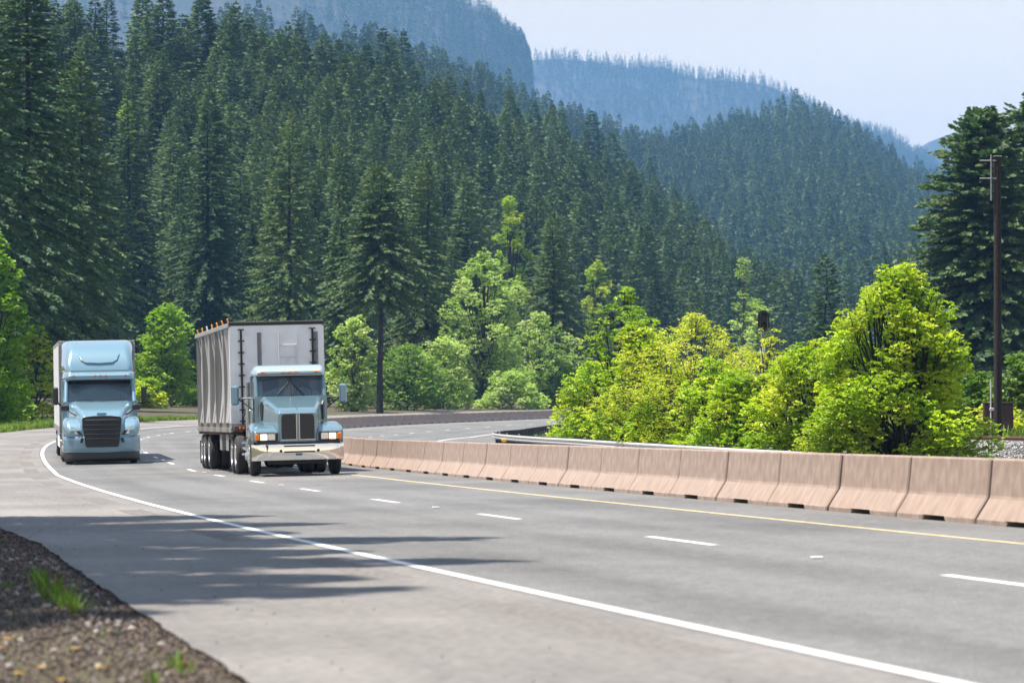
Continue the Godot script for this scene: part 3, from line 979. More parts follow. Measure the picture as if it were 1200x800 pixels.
	bx(t, "interior_back", Vector3(0, 2.3, -3.42), Vector3(1.8, 0.55, 0.03), 0.0, M.cream)
	# roof marker bar
	bx(t, "visor", Vector3(0, 2.635, -2.2), Vector3(1.70, 0.03, 0.10), 0.01, M.navy)
	for x in [-0.70, -0.17, 0.0, 0.17, 0.70]:
		bx(t, "marker_light", Vector3(x, 2.685, -2.22), Vector3(0.13, 0.05, 0.09), 0.022, M.amber)
	# fifth wheel, hoses
	bx(t, "fifth_wheel", Vector3(0, 1.08, -6.2), Vector3(0.9, 0.12, 1.0), 0.04, M.black)
	for k in 3:
		var x := -0.72 + k * 0.14
		tb(t, "air_hose", [Vector3(x, 2.15, -3.58), Vector3(x - 0.15, 2.3 - 0.1 * k, -3.9), Vector3(x - 0.25, 1.75, -4.6), Vector3(x - 0.25, 1.55, -5.6), Vector3(x - 0.22, 1.62, -6.1)], 0.022, M.black, 6)
	bx(t, "axle", Vector3(0, 0.5, -1.3), Vector3(1.9, 0.14, 0.16), 0.03, M.black)
	for z in [-5.6, -6.95]:
		bx(t, "axle", Vector3(0, 0.52, z), Vector3(1.9, 0.2, 0.22), 0.05, M.black)
		bx(t, "quarter_fender", Vector3(0, 1.12, z), Vector3(0.7, 0.04, 0.5), 0.0, M.black)
	return t

func curtain_trailer(front: float, length: float) -> Node3D:
	var t := thing("curtain_trailer", "grey curtain-sided semi-trailer with orange tabs along its roof edge", "trailer")
	var z0 := front; var z1 := front - length; var zm := (z0 + z1) * 0.5
	var g := RandomNumberGenerator.new(); g.seed = 31
	# bulkhead and what is fixed to it
	var bh := bx(t, "front_panel", Vector3(0, 2.68, z0 - 0.04), Vector3(2.58, 2.66, 0.08), 0.01, M.trailer_front)
	bx(t, "front_cap", Vector3(0, 4.06, z0 - 0.03), Vector3(2.6, 0.10, 0.12), 0.015, M.black)
	for x in [-0.965, 0.98]:
		var post := bx(bh, "hinge_post", Vector3(x, 2.62, z0 + 0.025), Vector3(0.055, 2.58, 0.05), 0.01, M.black)
		post.set_meta("label", "black hinge post with brackets on the trailer front")
		for k in 9:
			bx(bh, "hinge_bracket", Vector3(x, 1.42 + k * 0.31, z0 + 0.02), Vector3(0.17, 0.035, 0.045), 0.006, M.black)
	for x in [-0.47, 1.07]:
		bx(bh, "post_slot", Vector3(x, 3.35, z0 + 0.004), Vector3(0.115, 0.92, 0.012), 0.0, M.slot_grey)
		bx(bh, "post_edge", Vector3(x + 0.03, 3.35, z0 + 0.012), Vector3(0.03, 0.92, 0.02), 0.0, M.dull_steel)
	for x in [0.06, 0.54]:
		tb(bh, "ladder_rail", [Vector3(x, 2.4, z0 + 0.05), Vector3(x, 3.78, z0 + 0.05)], 0.016, M.pale_steel)
	for k in 4:
		tb(bh, "ladder_rung", [Vector3(0.06, 2.5 + k * 0.32, z0 + 0.05), Vector3(0.54, 2.5 + k * 0.32, z0 + 0.05)], 0.012, M.pale_steel, 6)
	# deck, roof, rear
	bx(t, "deck", Vector3(0, 1.27, zm), Vector3(2.56, 0.16, length), 0.01, M.dull_steel)
	bx(t, "roof", Vector3(0, 4.07, zm), Vector3(2.52, 0.04, length - 0.2), 0.0, M.curtain)
	bx(t, "rear_panel", Vector3(0, 2.68, z1 + 0.03), Vector3(2.5, 2.7, 0.06), 0.0, M.trailer_front)
	for sx in [-1.0, 1.0]:
		bx(t, "roof_rail", Vector3(sx * 1.27, 4.02, zm), Vector3(0.09, 0.13, length), 0.015, M.dull_steel)
		# sagging curtain with pleats
		var b := MB.new()
		b.use_col = true
		var nz := 320
		var rows := []; var cols := []
		var ph := rv(g, 0, 9)
		for i in 15:
			var y := lerpf(1.33, 3.98, i / 14.0)
			var row := []; var cr := []
			for j in nz + 1:
				var z := z0 - 0.12 - (length - 0.2) * j / nz
				var d := z0 - z
				var sag := sin(PI * i / 14.0)
				var fold := sin(d * 5.2 + ph + 0.5 * sin(d * 1.3)) * 0.020 + sin(d * 12.0 + 1.7 * sin(d * 0.9 + y * 0.4)) * 0.010
				var bay := fposmod(d, 2.9)
				var bow := -0.15 * pow(absf(sin(PI * d / 2.9)), 0.5) * sag + 0.09 * exp(-pow((bay - 0.25) / 0.16, 2)) * sag
				row.append(Vector3(sx * (1.275 + fold * (0.4 + sag) + bow), y, z))
				# darker upright bands in the pale cloth, repeated in every bay
				var band: bool = bay > 2.25 or bay < 0.12 or (bay > 1.3 and bay < 1.5)
				var tone := 0.07 if band else 0.31
				tone *= 0.9 + 0.2 * g.randf()
				cr.append(Color(tone, tone * 0.99, tone * 1.0))
			rows.append(row); cols.append(cr)
		b.grid(rows, false, sx < 0)
		# colours in the order in which grid() writes its corners
		b.c.resize(0)
		for i in 14:
			for j in nz:
				var q := [cols[i][j], cols[i][j + 1], cols[i + 1][j + 1], cols[i + 1][j]]
				if sx < 0: q.reverse()
				for k in [0, 2, 1, 0, 3, 2]: b.c.append(q[k])
		mbpart(t, "curtain", b, M.curtain_cloth)
		for k in int(length / 0.55):
			var zz := z0 - 0.3 - k * 0.55
			bx(t, "curtain_strap", Vector3(sx * 1.29, 1.25, zz), Vector3(0.03, 0.26, 0.05), 0.0, [M.strap, M.dull_steel, M.rust, M.strap, M.black][(k * 7) % 5])
			bx(t, "strap_hook", Vector3(sx * 1.27, 1.10, zz), Vector3(0.03, 0.10, 0.07), 0.0, M.rust)
		bx(t, "deck_rail", Vector3(sx * 1.26, 1.19, zm), Vector3(0.07, 0.14, length), 0.01, M.dull_steel)
		# wheels: spread tandem at the tail
		for z in [z1 + 1.3, z1 + 2.55, z1 + 4.6]:
			wheel(t, Vector3(sx * 1.26, 0.52, z), sx, true)
		for q in [[z0 - 2.6, 0.9], [z0 - 5.2, 0.7]]:
			bx(t, "underbody_locker", Vector3(sx * 1.0, 0.85, q[0]), Vector3(0.45, 0.5, q[1]), 0.02, M.dull_steel)
		bx(t, "landing_leg", Vector3(sx * 0.7, 0.75, z0 - 2.9), Vector3(0.14, 0.85, 0.14), 0.01, M.dull_steel)
		tb(t, "brace", [Vector3(sx * 1.2, 1.12, z0 - 1.7), Vector3(sx * 0.5, 0.55, z0 - 2.7)], 0.05, M.strap)
		bx(t, "mud_flap", Vector3(sx * 0.95, 0.5, z1 + 0.5), Vector3(0.62, 0.7, 0.02), 0.0, M.rubber)
	# orange tabs standing along the roof edge
	for k in 7:
		var zz := z0 - 0.25 - k * 2.2
		bx(t, "roof_tab", Vector3(-1.26 - 0.03, 4.13, zz), Vector3(0.04, 0.17, 0.07), 0.015, M.orange if k != 4 else M.trailer_white, Basis(Vector3.BACK, rv(g, -0.1, 0.35)))
	for z in [z1 + 1.3, z1 + 2.55, z1 + 4.6]:
		bx(t, "axle", Vector3(0, 0.52, z), Vector3(1.9, 0.16, 0.16), 0.03, M.black)
	bx(t, "main_beam", Vector3(-0.45, 1.0, zm), Vector3(0.12, 0.42, length - 0.6), 0.01, M.black)
	bx(t, "main_beam", Vector3(0.45, 1.0, zm), Vector3(0.12, 0.42, length - 0.6), 0.01, M.black)
	bx(t, "nose_plate", Vector3(0, 1.22, z0 + 0.02), Vector3(2.4, 0.14, 0.06), 0.01, M.rust)
	for x in [-1.05, -0.95]:
		bx(t, "marker_light", Vector3(x, 1.23, z0 + 0.06), Vector3(0.05, 0.05, 0.03), 0.01, M.amber)
	return t

# ---------------------------------------------------------------- materials
func make_materials() -> void:
	# asphalt of the lanes: grey with pale stone chips; shoulder: smoother, slightly pink
	M.asphalt = tri_mat(noise_tex(3, 0.09, [[0, 0.055, 0.055, 0.056], [0.35, 0.130, 0.131, 0.132], [0.55, 0.169, 0.170, 0.172], [0.72, 0.221, 0.222, 0.224], [1, 0.362, 0.364, 0.368]], 3, 1024), 0.30, 0.85)
	M.shoulder = tri_mat(noise_tex(7, 0.05, [[0, 0.155, 0.146, 0.142], [0.5, 0.222, 0.210, 0.204], [1, 0.275, 0.262, 0.254]], 4, 512), 0.35, 0.9)
	for k in ["asphalt", "shoulder"]:
		var im := Image.create(256, 1024, false, Image.FORMAT_RGBA8)
		var f := FastNoiseLite.new(); f.seed = 11; f.frequency = 0.03; f.fractal_octaves = 4
		var f2 := FastNoiseLite.new(); f2.seed = 17; f2.frequency = 0.012; f2.fractal_octaves = 3
		var grain := RandomNumberGenerator.new(); grain.seed = 5
		for x in 256:
			for y in 1024:
				# long streaks along the road and broad patches
				var yy := absf(y - 512.0)
				var w := 0.90 + 0.10 * f.get_noise_2d(x * 1.4, yy * 0.05) + 0.15 * f2.get_noise_2d(x * 0.5 + 300, yy * 0.5) + (grain.randf() - 0.5) * (0.20 if k == "asphalt" else 0.09) + 0.08 * f.get_noise_2d(x * 9.0, yy * 9.0)
				if k == "asphalt":   # rubber and oil along the wheel tracks
					var off := fposmod(x / 16.0, 16.0) - 16.0
					for c in [-7.7, -5.85, -4.05, -2.3]:
						w -= 0.07 * exp(-pow((off - c) / 0.32, 2)) * (0.7 + 0.6 * f2.get_noise_2d(x * 0.2, yy * 0.6 + 900))
					for c in [-6.75, -3.2]:
						w -= 0.05 * exp(-pow((off - c) / 0.22, 2)) * (0.6 + 0.8 * f.get_noise_2d(50.0, yy * 0.4))
				im.set_pixel(x, y, Color(w, w, w * 1.0, 1.0).clamp())
		var m: StandardMaterial3D = M[k]
		m.detail_enabled = true
		m.detail_blend_mode = BaseMaterial3D.BLEND_MODE_MUL
		m.detail_uv_layer = BaseMaterial3D.DETAIL_UV_2
		m.detail_albedo = ImageTexture.create_from_image(im)
		m.uv2_scale = Vector3(1.0 / 16.0, 1.0 / 60.0, 1)
	M.rumble = tri_mat(noise_tex(9, 0.08, [[0, 0.094, 0.086, 0.082], [0.5, 0.148, 0.139, 0.134], [1, 0.203, 0.191, 0.183]], 4, 256), 0.5, 0.9)
	M.paint_white = tri_mat(noise_tex(21, 0.03, [[0, 0.425, 0.425, 0.425], [0.35, 0.629, 0.629, 0.629], [1, 0.714, 0.714, 0.714]], 4, 256), 0.3, 0.6)
	M.paint_yellow = tri_mat(noise_tex(23, 0.03, [[0, 0.383, 0.306, 0.170], [0.4, 0.612, 0.476, 0.238], [1, 0.680, 0.561, 0.306]], 4, 256), 0.3, 0.6)
	M.concrete = tri_mat(noise_tex(31, 0.012, [[0.0, 0.220, 0.162, 0.134], [0.4, 0.290, 0.218, 0.183], [0.6, 0.320, 0.244, 0.207], [1.0, 0.40, 0.322, 0.28]], 6, 1024), 0.5, 0.85)
	var cm: StandardMaterial3D = M.concrete
	cm.uv1_world_triplanar = true
	cm.uv1_scale = Vector3(0.30, 0.20, 0.30)   # stains a little taller than wide
	M.soil = tri_mat(noise_tex(41, 0.03, [[0, 0.03, 0.022, 0.016], [0.4, 0.06, 0.045, 0.03], [0.6, 0.07, 0.07, 0.028], [1, 0.12, 0.10, 0.06]], 5, 512), 0.25, 1.0)
	M.forest_floor = tri_mat(noise_tex(43, 0.03, [[0.0, 0.018, 0.022, 0.012], [0.5, 0.035, 0.042, 0.02], [1.0, 0.07, 0.065, 0.04]], 4, 256), 0.08, 1.0)
	M.burnt_slope = tri_mat(noise_tex(45, 0.02, [[0.0, 0.02, 0.028, 0.018], [0.5, 0.032, 0.04, 0.025], [0.7, 0.06, 0.055, 0.04], [1.0, 0.13, 0.105, 0.09]], 5, 512), 0.0016, 1.0)
	M.gravel = mat(0.20, 0.165, 0.15, 0.95); M.gravel.vertex_color_use_as_albedo = true; M.gravel.albedo_color = Color.WHITE
	M.ballast_bed = tri_mat(noise_tex(47, 0.12, [[0, 0.064, 0.064, 0.068], [0.5, 0.176, 0.176, 0.180], [1, 0.336, 0.336, 0.336]], 2, 512), 0.6, 0.95)
	M.bark_dark = tri_mat(noise_tex(51, 0.06, [[0.0, 0.012, 0.01, 0.008], [0.5, 0.035, 0.03, 0.026], [1.0, 0.075, 0.065, 0.055]], 4, 256), 0.4, 1.0)
	M.bark_grey = tri_mat(noise_tex(53, 0.06, [[0.0, 0.04, 0.036, 0.03], [0.5, 0.09, 0.08, 0.068], [1.0, 0.17, 0.155, 0.135]], 4, 256), 0.6, 1.0)
	M.snag = mat(0.17, 0.15, 0.135, 1.0)
	# foliage: colours come from each leaf, the tint from the tree
	M.needle = leaf_mat(Color(0.66, 0.72, 0.52), 0.6)
	M.needle_b = leaf_mat(Color(0.66, 0.72, 0.52), 0.6, lin(0.62, 0.72, 0.80))
	M.needle_d = leaf_mat(Color(0.66, 0.72, 0.52), 0.6, lin(1.3, 1.25, 1.35))
	M.needle_c = leaf_mat(Color(0.66, 0.72, 0.52), 0.6, lin(1.2, 1.12, 0.95))
	M.leaf = leaf_mat(Color(0.80, 0.92, 0.45), 0.4)
	M.leaf_pale = leaf_mat(Color(0.80, 0.90, 0.60), 0.45)
	# trucks
	for q in [["blue", 0.16, 0.28, 0.36], ["greyblue", 0.12, 0.21, 0.26], ["mirror_blue", 0.12, 0.23, 0.32], ["roof_pale", 0.36, 0.45, 0.49]]:
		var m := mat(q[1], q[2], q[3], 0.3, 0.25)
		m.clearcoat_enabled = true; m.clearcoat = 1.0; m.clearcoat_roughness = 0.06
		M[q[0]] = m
	M.black = mat(0.012, 0.012, 0.014, 0.5)
	M.trim = mat(0.018, 0.019, 0.021, 0.45)
	M.slat = mat(0.05, 0.052, 0.058, 0.25, 0.4)
	M.mesh_dark = mat(0.03, 0.028, 0.028, 0.6)
	M.navy = mat(0.04, 0.09, 0.17, 0.3)
	M.rubber = tri_mat(noise_tex(61, 0.05, [[0.0, 0.014, 0.014, 0.014], [1.0, 0.045, 0.043, 0.04]], 3, 128), 2.0, 0.85)
	M.steel = mat(0.55, 0.55, 0.56, 0.35, 0.85)
	M.dull_steel = tri_mat(noise_tex(63, 0.04, [[0, 0.128, 0.120, 0.112], [0.5, 0.240, 0.236, 0.232], [1, 0.336, 0.336, 0.336]], 4, 256), 0.8, 0.55)
	M.pale_steel = mat(0.62, 0.63, 0.65, 0.5, 0.1)
	M.chrome = mat(0.80, 0.79, 0.77, 0.07, 1.0)
	M.lens = mat(0.62, 0.63, 0.64, 0.08, 0.5)
	M.glint_white = mat(0.80, 0.80, 0.80, 0.15, 0.2)  # near white: carries the sun glint of the headlights in its colour
	M.lamp_on = mat(0.85, 0.80, 0.70, 0.2)
	M.lamp_on.emission_enabled = true; M.lamp_on.emission = Color(1.0, 0.80, 0.55); M.lamp_on.emission_energy_multiplier = 0.9
	M.amber = mat(0.75, 0.20, 0.02, 0.2)
	M.amber_dark = mat(0.42, 0.10, 0.05, 0.25)
	M.orange = mat(0.85, 0.33, 0.02, 0.5)
	M.strap = mat(0.40, 0.36, 0.27, 0.8)
	M.rust = mat(0.13, 0.07, 0.045, 0.9)
	M.seat = mat(0.14, 0.16, 0.19, 0.9)
	M.cream = mat(0.30, 0.34, 0.36, 0.8)
	M.slot_grey = mat(0.17, 0.17, 0.18, 0.6)
	M.trailer_white = tri_mat(noise_tex(65, 0.02, [[0, 0.56, 0.57, 0.58], [0.4, 0.72, 0.73, 0.75], [1, 0.79, 0.80, 0.82]], 4, 256), 0.25, 0.5)
	M.trailer_front = M.trailer_white
	M.curtain = mat(0.42, 0.42, 0.42, 0.8)
	M.curtain_cloth = mat(1, 1, 1, 0.7); M.curtain_cloth.vertex_color_use_as_albedo = true; M.curtain_cloth.albedo_color = Color.WHITE
	var gl := mat(0.04, 0.09, 0.14, 0.03)
	gl.transparency = BaseMaterial3D.TRANSPARENCY_ALPHA; gl.albedo_color.a = 0.3
	M.glass = gl
	var gg := mat(0.05, 0.12, 0.05, 0.05)
	gg.transparency = BaseMaterial3D.TRANSPARENCY_ALPHA; gg.albedo_color.a = 0.4
	M.glass_green = gg
	M.galvanised = tri_mat(noise_tex(71, 0.03, [[0, 0.255, 0.230, 0.204], [0.3, 0.425, 0.416, 0.399], [1, 0.561, 0.561, 0.552]], 4, 256), 0.6, 0.4)
	M.galvanised.metallic = 0.1
	M.post_black = mat(0.025, 0.024, 0.023, 0.9)
	M.rail_steel = tri_mat(noise_tex(73, 0.03, [[0.0, 0.09, 0.045, 0.03], [0.5, 0.17, 0.095, 0.065], [1.0, 0.26, 0.16, 0.12]], 4, 256), 0.9, 0.8)
	M.tie = mat(0.07, 0.055, 0.045, 1.0)
	M.pole_wood = tri_mat(noise_tex(75, 0.05, [[0.0, 0.010, 0.007, 0.006], [0.6, 0.026, 0.018, 0.016], [1.0, 0.06, 0.045, 0.04]], 4, 256), 0.7, 1.0)
	M.cabinet = tri_mat(noise_tex(77, 0.04, [[0.0, 0.035, 0.016, 0.013], [0.6, 0.065, 0.032, 0.027], [1.0, 0.10, 0.055, 0.045]], 4, 256), 0.8, 0.8)
	M.pale = mat(0.7, 0.7, 0.7, 0.5)
	M.yellow_plastic = mat(0.75, 0.42, 0.03, 0.4)
	M.grass = leaf_mat(Color(0.4, 0.5, 0.15), 0.6)

# ---------------------------------------------------------------- the place
func _ready() -> void:
	# camera
	var cam := Camera3D.new()
	cam.name = "camera"
	cam.fov = rad_to_deg(2.0 * atan(400.0 / FOCAL))
	cam.position = Vector3(0, EYE, 0)
	cam.rotation.x = atan((HORIZON - 400.0) / FOCAL)
	cam.near = 0.5
	cam.far = 30000.0
	var att := CameraAttributesPhysical.new()
	att.frustum_focal_length = 141.0
	att.frustum_focus_distance = 112.0
	att.exposure_aperture = 4.0
	att.frustum_near = 0.5
	att.frustum_far = 30000.0
	cam.attributes = att
	add_child(cam)
	cam.fov = rad_to_deg(2.0 * atan(400.0 / FOCAL))
	cam.current = true
	# sky and haze
	var env := Environment.new()
	env.background_mode = Environment.BG_SKY
	var sm := ProceduralSkyMaterial.new()
	sm.sky_top_color = lin(0.20, 0.27, 0.38)
	sm.sky_horizon_color = lin(0.92, 0.75, 0.49)
	sm.sky_curve = 0.12
	sm.ground_horizon_color = lin(0.5, 0.52, 0.5)
	sm.ground_bottom_color = lin(0.2, 0.2, 0.18)
	sm.sun_angle_max = 20.0
	sm.sky_energy_multiplier = 1.0
	# thin high cloud in long streaks, all round
	var cn := FastNoiseLite.new(); cn.seed = 6; cn.frequency = 0.02; cn.fractal_octaves = 5
	var ci := Image.create(1024, 512, false, Image.FORMAT_RGBA8)
	for y in 256:
		for x in 1024:
			var a := TAU * x / 1024.0
			var v := cn.get_noise_3d(cos(a) * 160.0, y * 3.2, sin(a) * 160.0)
			ci.set_pixel(x, y, Color(1, 1, 1, clampf(v * 0.5 + 0.12, 0.0, 0.4)))
	sm.sky_cover = ImageTexture.create_from_image(ci)
	sm.sky_cover_modulate = Color(0.45, 0.45, 0.46, 0.8)
	var sky := Sky.new()
	sky.sky_material = sm
	env.sky = sky
	env.tonemap_mode = Environment.TONE_MAPPER_LINEAR
	env.tonemap_exposure = 2.2
	env.fog_enabled = true
	env.fog_density = 0.000095
	env.fog_light_color = lin(0.24, 0.52, 1.0)
	env.sdfgi_enabled = true
	env.ssao_enabled = true
	env.ssil_enabled = true
	var we := WorldEnvironment.new()
	we.name = "world_environment"
	we.environment = env
	add_child(we)
	# sun: high, from the left, square to the road
	var sun := DirectionalLight3D.new()
	sun.name = "sun"
	sun.light_color = Color(1.0, 0.96, 0.90)
	sun.light_energy = 1.5
	sun.light_angular_distance = 0.5
	sun.shadow_enabled = true
	add_child(sun)
	sun.look_at_from_position(Vector3(-31, 90, 3), Vector3.ZERO, Vector3.UP)

	make_materials()
	lay_road_line()
	build_ground()
	build_road()
	build_barriers()
	build_guardrail()
	build_railway()
	var hills := build_hills()
	build_forest(hills)
	build_near_trees(hills)
	build_trucks()
	build_verge()

func build_ground() -> void:
	var b := MB.new()
	var rows := []
	var s := S0
	while s <= S1:
		var pe := pave_edge(s)
		var row := []
		for o in [-190.0, -130.0, -85.0, -55.0, -40.0, -30.0, -24.0]: row.append([o])
		for d in [5.0, 3.0, 2.0, 1.0, 0.4, 0.0]: row.append([pe - d])
		for o in [-6.0, 0.0, 8.0, RAIL - 0.1, RAIL + 0.5, RAIL + 1.5, RAIL + 3.0, 20.0, 20.6, 21.2, 21.8, 22.4, 24.0, 26.0, 30.0, 40.0, 60.0, 100.0, 160.0]: row.append([o])
		var r2 := []
		for o in row:
			var p := road(s, o[0])
			p.y = ground_h(s, o[0])
			if o[0] == pe: p.y = bank_drop(s, pe) - 0.03
			r2.append(p)
		rows.append(r2)
		s += 4.0
	b.grid(rows, false, false)
	var g := mbpart(self, "ground", b, M.soil)
	g.set_meta("kind", "structure")
	b = MB.new()
	b.quad(Vector3(-4500, -2.5, 400), Vector3(4500, -2.5, 400), Vector3(4500, -2.5, -11500), Vector3(-4500, -2.5, -11500))
	g = mbpart(self, "valley_ground", b, M.forest_floor)
	g.set_meta("kind", "structure")

func build_road() -> void:
	var r := kind("road", "structure")
	mbpart(r, "lanes", strip(EDGE - 0.06, 0.25, S0, S1, 3.0, 0.0, 3), M.asphalt)
	mbpart(r, "shoulder", strip(EDGE - 0.36, EDGE - 0.06, S0, S1, 3.0, 0.0), M.shoulder)
	mbpart(r, "shoulder", strip(pave_edge, EDGE - 0.80, S0, S1, 0.5, 0.0, 2), M.shoulder)
	mbpart(r, "edge_line", strip(EDGE, EDGE + 0.13, S0, S1, 2.0, 0.004), M.paint_white)
	mbpart(r, "median_line", strip(YELLOW - 0.05, YELLOW + 0.05, S0, S1, 2.0, 0.004), M.paint_yellow)
	# rumble strip: milled grooves in groups, plain shoulder between
	var s := S0
	var mine := 7.0
	while s < S1 - 12.2:
		if s > 15.0 and s < 320.0:
			var b := MB.new()
			var rows := []
			var n := int(mine / 0.05)
			for i in n + 1:
				var q := s + mine * i / n
				var d := 0.016 * pow(maxf(sin(TAU * i * 0.05 / 0.305), 0.0), 0.6)
				rows.append([road(q, EDGE - 0.80), road(q, EDGE - 0.77, -d), road(q, EDGE - 0.39, -d), road(q, EDGE - 0.36)])
			b.grid(rows)
			mbpart(r, "rumble_strip", b, M.rumble)
		else:
			mbpart(r, "shoulder", strip(EDGE - 0.80, EDGE - 0.36, s, s + mine, 3.0, 0.0), M.shoulder)
		mbpart(r, "shoulder", strip(EDGE - 0.80, EDGE - 0.36, s + mine, s + 12.2, 3.0, 0.0), M.shoulder)
		s += 12.2
	# lane dashes and the small reflectors between them
	for k in range(-3, 48):
		var c := 34.5 + k * 12.45
		mbpart(r, "lane_dash", strip(LANE - 0.06, LANE + 0.06, c - 1.75, c + 1.75, 1.2, 0.004), M.paint_white)
		if k % 2 == 0:
			bx(r, "lane_reflector", road(c + 6.2, LANE, 0.012), Vector3(0.11, 0.02, 0.11), 0.006, M.pale, Basis(Vector3.UP, -heading(c)))
	# the other carriageway
	var o := kind("opposing_road", "structure")
	mbpart(o, "lanes", strip(0.40, RAIL - 0.3, S0, S1, 3.0, 0.0, 3), M.asphalt)
	mbpart(o, "edge_line", strip(11.08, 11.23, S0, S1, 2.0, 0.004), M.paint_white)
	mbpart(o, "median_line", strip(1.9, 2.0, S0, S1, 2.0, 0.004), M.paint_yellow)
	for k in 48:
		var c := 60.0 + k * 12.2
		mbpart(o, "lane_dash", strip(6.4, 6.52, c - 1.6, c + 1.6, 1.2, 0.004), M.paint_white)

func barrier_mesh(sd: int) -> ArrayMesh:
	# precast safety-shape segment, 3.79 m, with a drain slot through its foot
	var g := RandomNumberGenerator.new(); g.seed = sd
	var L := 3.69
	var prof := [[0.305, 0.0], [0.305, 0.075], [0.292, 0.095], [0.14, 0.325], [0.128, 0.36], [0.085, 0.785], [0.07, 0.805], [0.0, 0.808]]
	var zs := []
	for q in [-L * 0.5, -L * 0.5 + 0.02, -1.3, -0.9, -0.58, -0.50, 0.50, 0.58, 0.9, 1.3, L * 0.5 - 0.02, L * 0.5]: zs.append(q)
	var b := MB.new()
	var rows := []
	for i in zs.size():
		var z: float = zs[i]
		var endr: float = 0.022 if i == 0 or i == zs.size() - 1 else 0.0
		var slot: bool = absf(z) < 0.52
		var ring := []
		for sx in [1.0, -1.0]:
			var order := range(prof.size()) if sx > 0 else range(prof.size() - 2, -1, -1)
			for k in order:
				var x: float = maxf(prof[k][0] - endr, 0.0)
				var y: float = prof[k][1] * 1.05 - (endr if k > 5 else 0.0)
				if slot and k == 0: y = 0.085; x = 0.29
				elif slot and k == 1: y = 0.088
				elif slot and k == 2: y = 0.092; x = 0.287
				if k > 0 and k < 7 and not slot: x += rv(g, -0.004, 0.004)
				ring.append(Vector3(sx * x, y, z))
		rows.append(ring)
	b.grid(rows, true, false, false)
	b.cap(rows[0], true); b.cap(rows[-1], false)
	return b.mesh()

func build_barriers() -> void:
	var ms := [barrier_mesh(1), barrier_mesh(2), barrier_mesh(3)]
	var g := RandomNumberGenerator.new(); g.seed = 5
	var k := -4
	while true:
		var s := 51.5 + 3.81 * (k + 0.5)
		if s > 600.0: break
		if true:
			var o := MeshInstance3D.new()
			o.name = numbered("concrete_barrier")
			o.mesh = ms[posmod(k * 7, 3)]
			o.material_override = M.concrete
			add_child(o)
			var c := road(s, 0.31 + rv(g, -0.006, 0.006), 0.002)
			c.y = minf(road(s, 0.0).y, road(s, 0.62).y) - 0.004
			o.position = c
			o.rotation = Vector3(0, -heading(s) + rv(g, -0.003, 0.003), 0)
			var place := "below the bright maples" if s < 128.0 else "beside and behind the day cab tractor" if s < 230.0 else "curving round the far bend"
			tag(o, "tan concrete safety barrier segment of the median row, " + place, "barrier", "median barrier segments " + place)
		k += 1
	# a yellow reflector set on the barrier
	var y := thing("barrier_reflector", "small yellow reflector standing on top of the median barrier", "reflector")
	y.position = road(91.3, 0.31, 0.845)
	bx(y, "lens", Vector3(0, 0.05, 0), Vector3(0.12, 0.07, 0.03), 0.012, M.yellow_plastic)
	bx(y, "bracket", Vector3(0, 0.01, 0), Vector3(0.05, 0.03, 0.04), 0.004, M.dull_steel)

func build_guardrail() -> void:
	var t := thing("guardrail", "long galvanised steel guardrail on dark posts along the outer shoulder", "guardrail")
	# W-beam: cross section (towards the road is -x)
	var prof := []
	for i in 17:
		var q := i / 16.0
		prof.append(Vector2(-0.04 + 0.04 * cos(q * TAU * 2.0), lerpf(0.46, 0.77, q)))
	var rows := []
	var s := 120.0
	while s < 640.0:
		var ring := []
		for p in prof: ring.append(road(s, RAIL - 0.16 + p.x, p.y))
		rows.append(ring)
		s += 2.0
	var b := MB.new()
	b.grid(rows)
	mbpart(t, "rail", b, M.galvanised)
	var pm := MB.new(); pm.box(Vector3(0, 0.30, 0), Vector3(0.15, 1.0, 0.18), 0.008)
	var bm := MB.new(); bm.box(Vector3(-0.135, 0.615, 0), Vector3(0.12, 0.34, 0.15), 0.006)
	var rm := MB.new(); rm.box(Vector3(-0.06, 0.83, 0), Vector3(0.09, 0.05, 0.02), 0.004)
	var pmm := pm.mesh(); var bmm := bm.mesh(); var rmm := rm.mesh()
	s = 121.0
	var i := 0
	while s < 560.0:
		var po := part(t, "post", pmm, M.post_black)
		po.position = road(s, RAIL + 0.06)
		po.rotation.y = -heading(s)
		part(po, "block", bmm, M.post_black)
		if i % 6 == 0: part(po, "reflector", rmm, M.pale)
		s += 1.905
		i += 1
	# delineator posts behind the rail
	for q in [[1007, 123.0, 1.04], [966, 131.0, 0.66]]:   # bearing, distance, height of the top above the road
		var d := thing("delineator_post", "slim white delineator post behind the guardrail" + (" in front of the big maple" if q[0] == 1007 else ", the shorter one"), "post")
		d.position = spot(q[0], q[1])
		var top: float = q[2] - d.position.y
		bx(d, "stake", Vector3(0, top * 0.5 - 0.1, 0), Vector3(0.05, top + 0.1, 0.03), 0.006, M.dull_steel)
		bx(d, "plate", Vector3(0, top - 0.26, 0.022), Vector3(0.10, 0.52, 0.012), 0.004, M.pale)

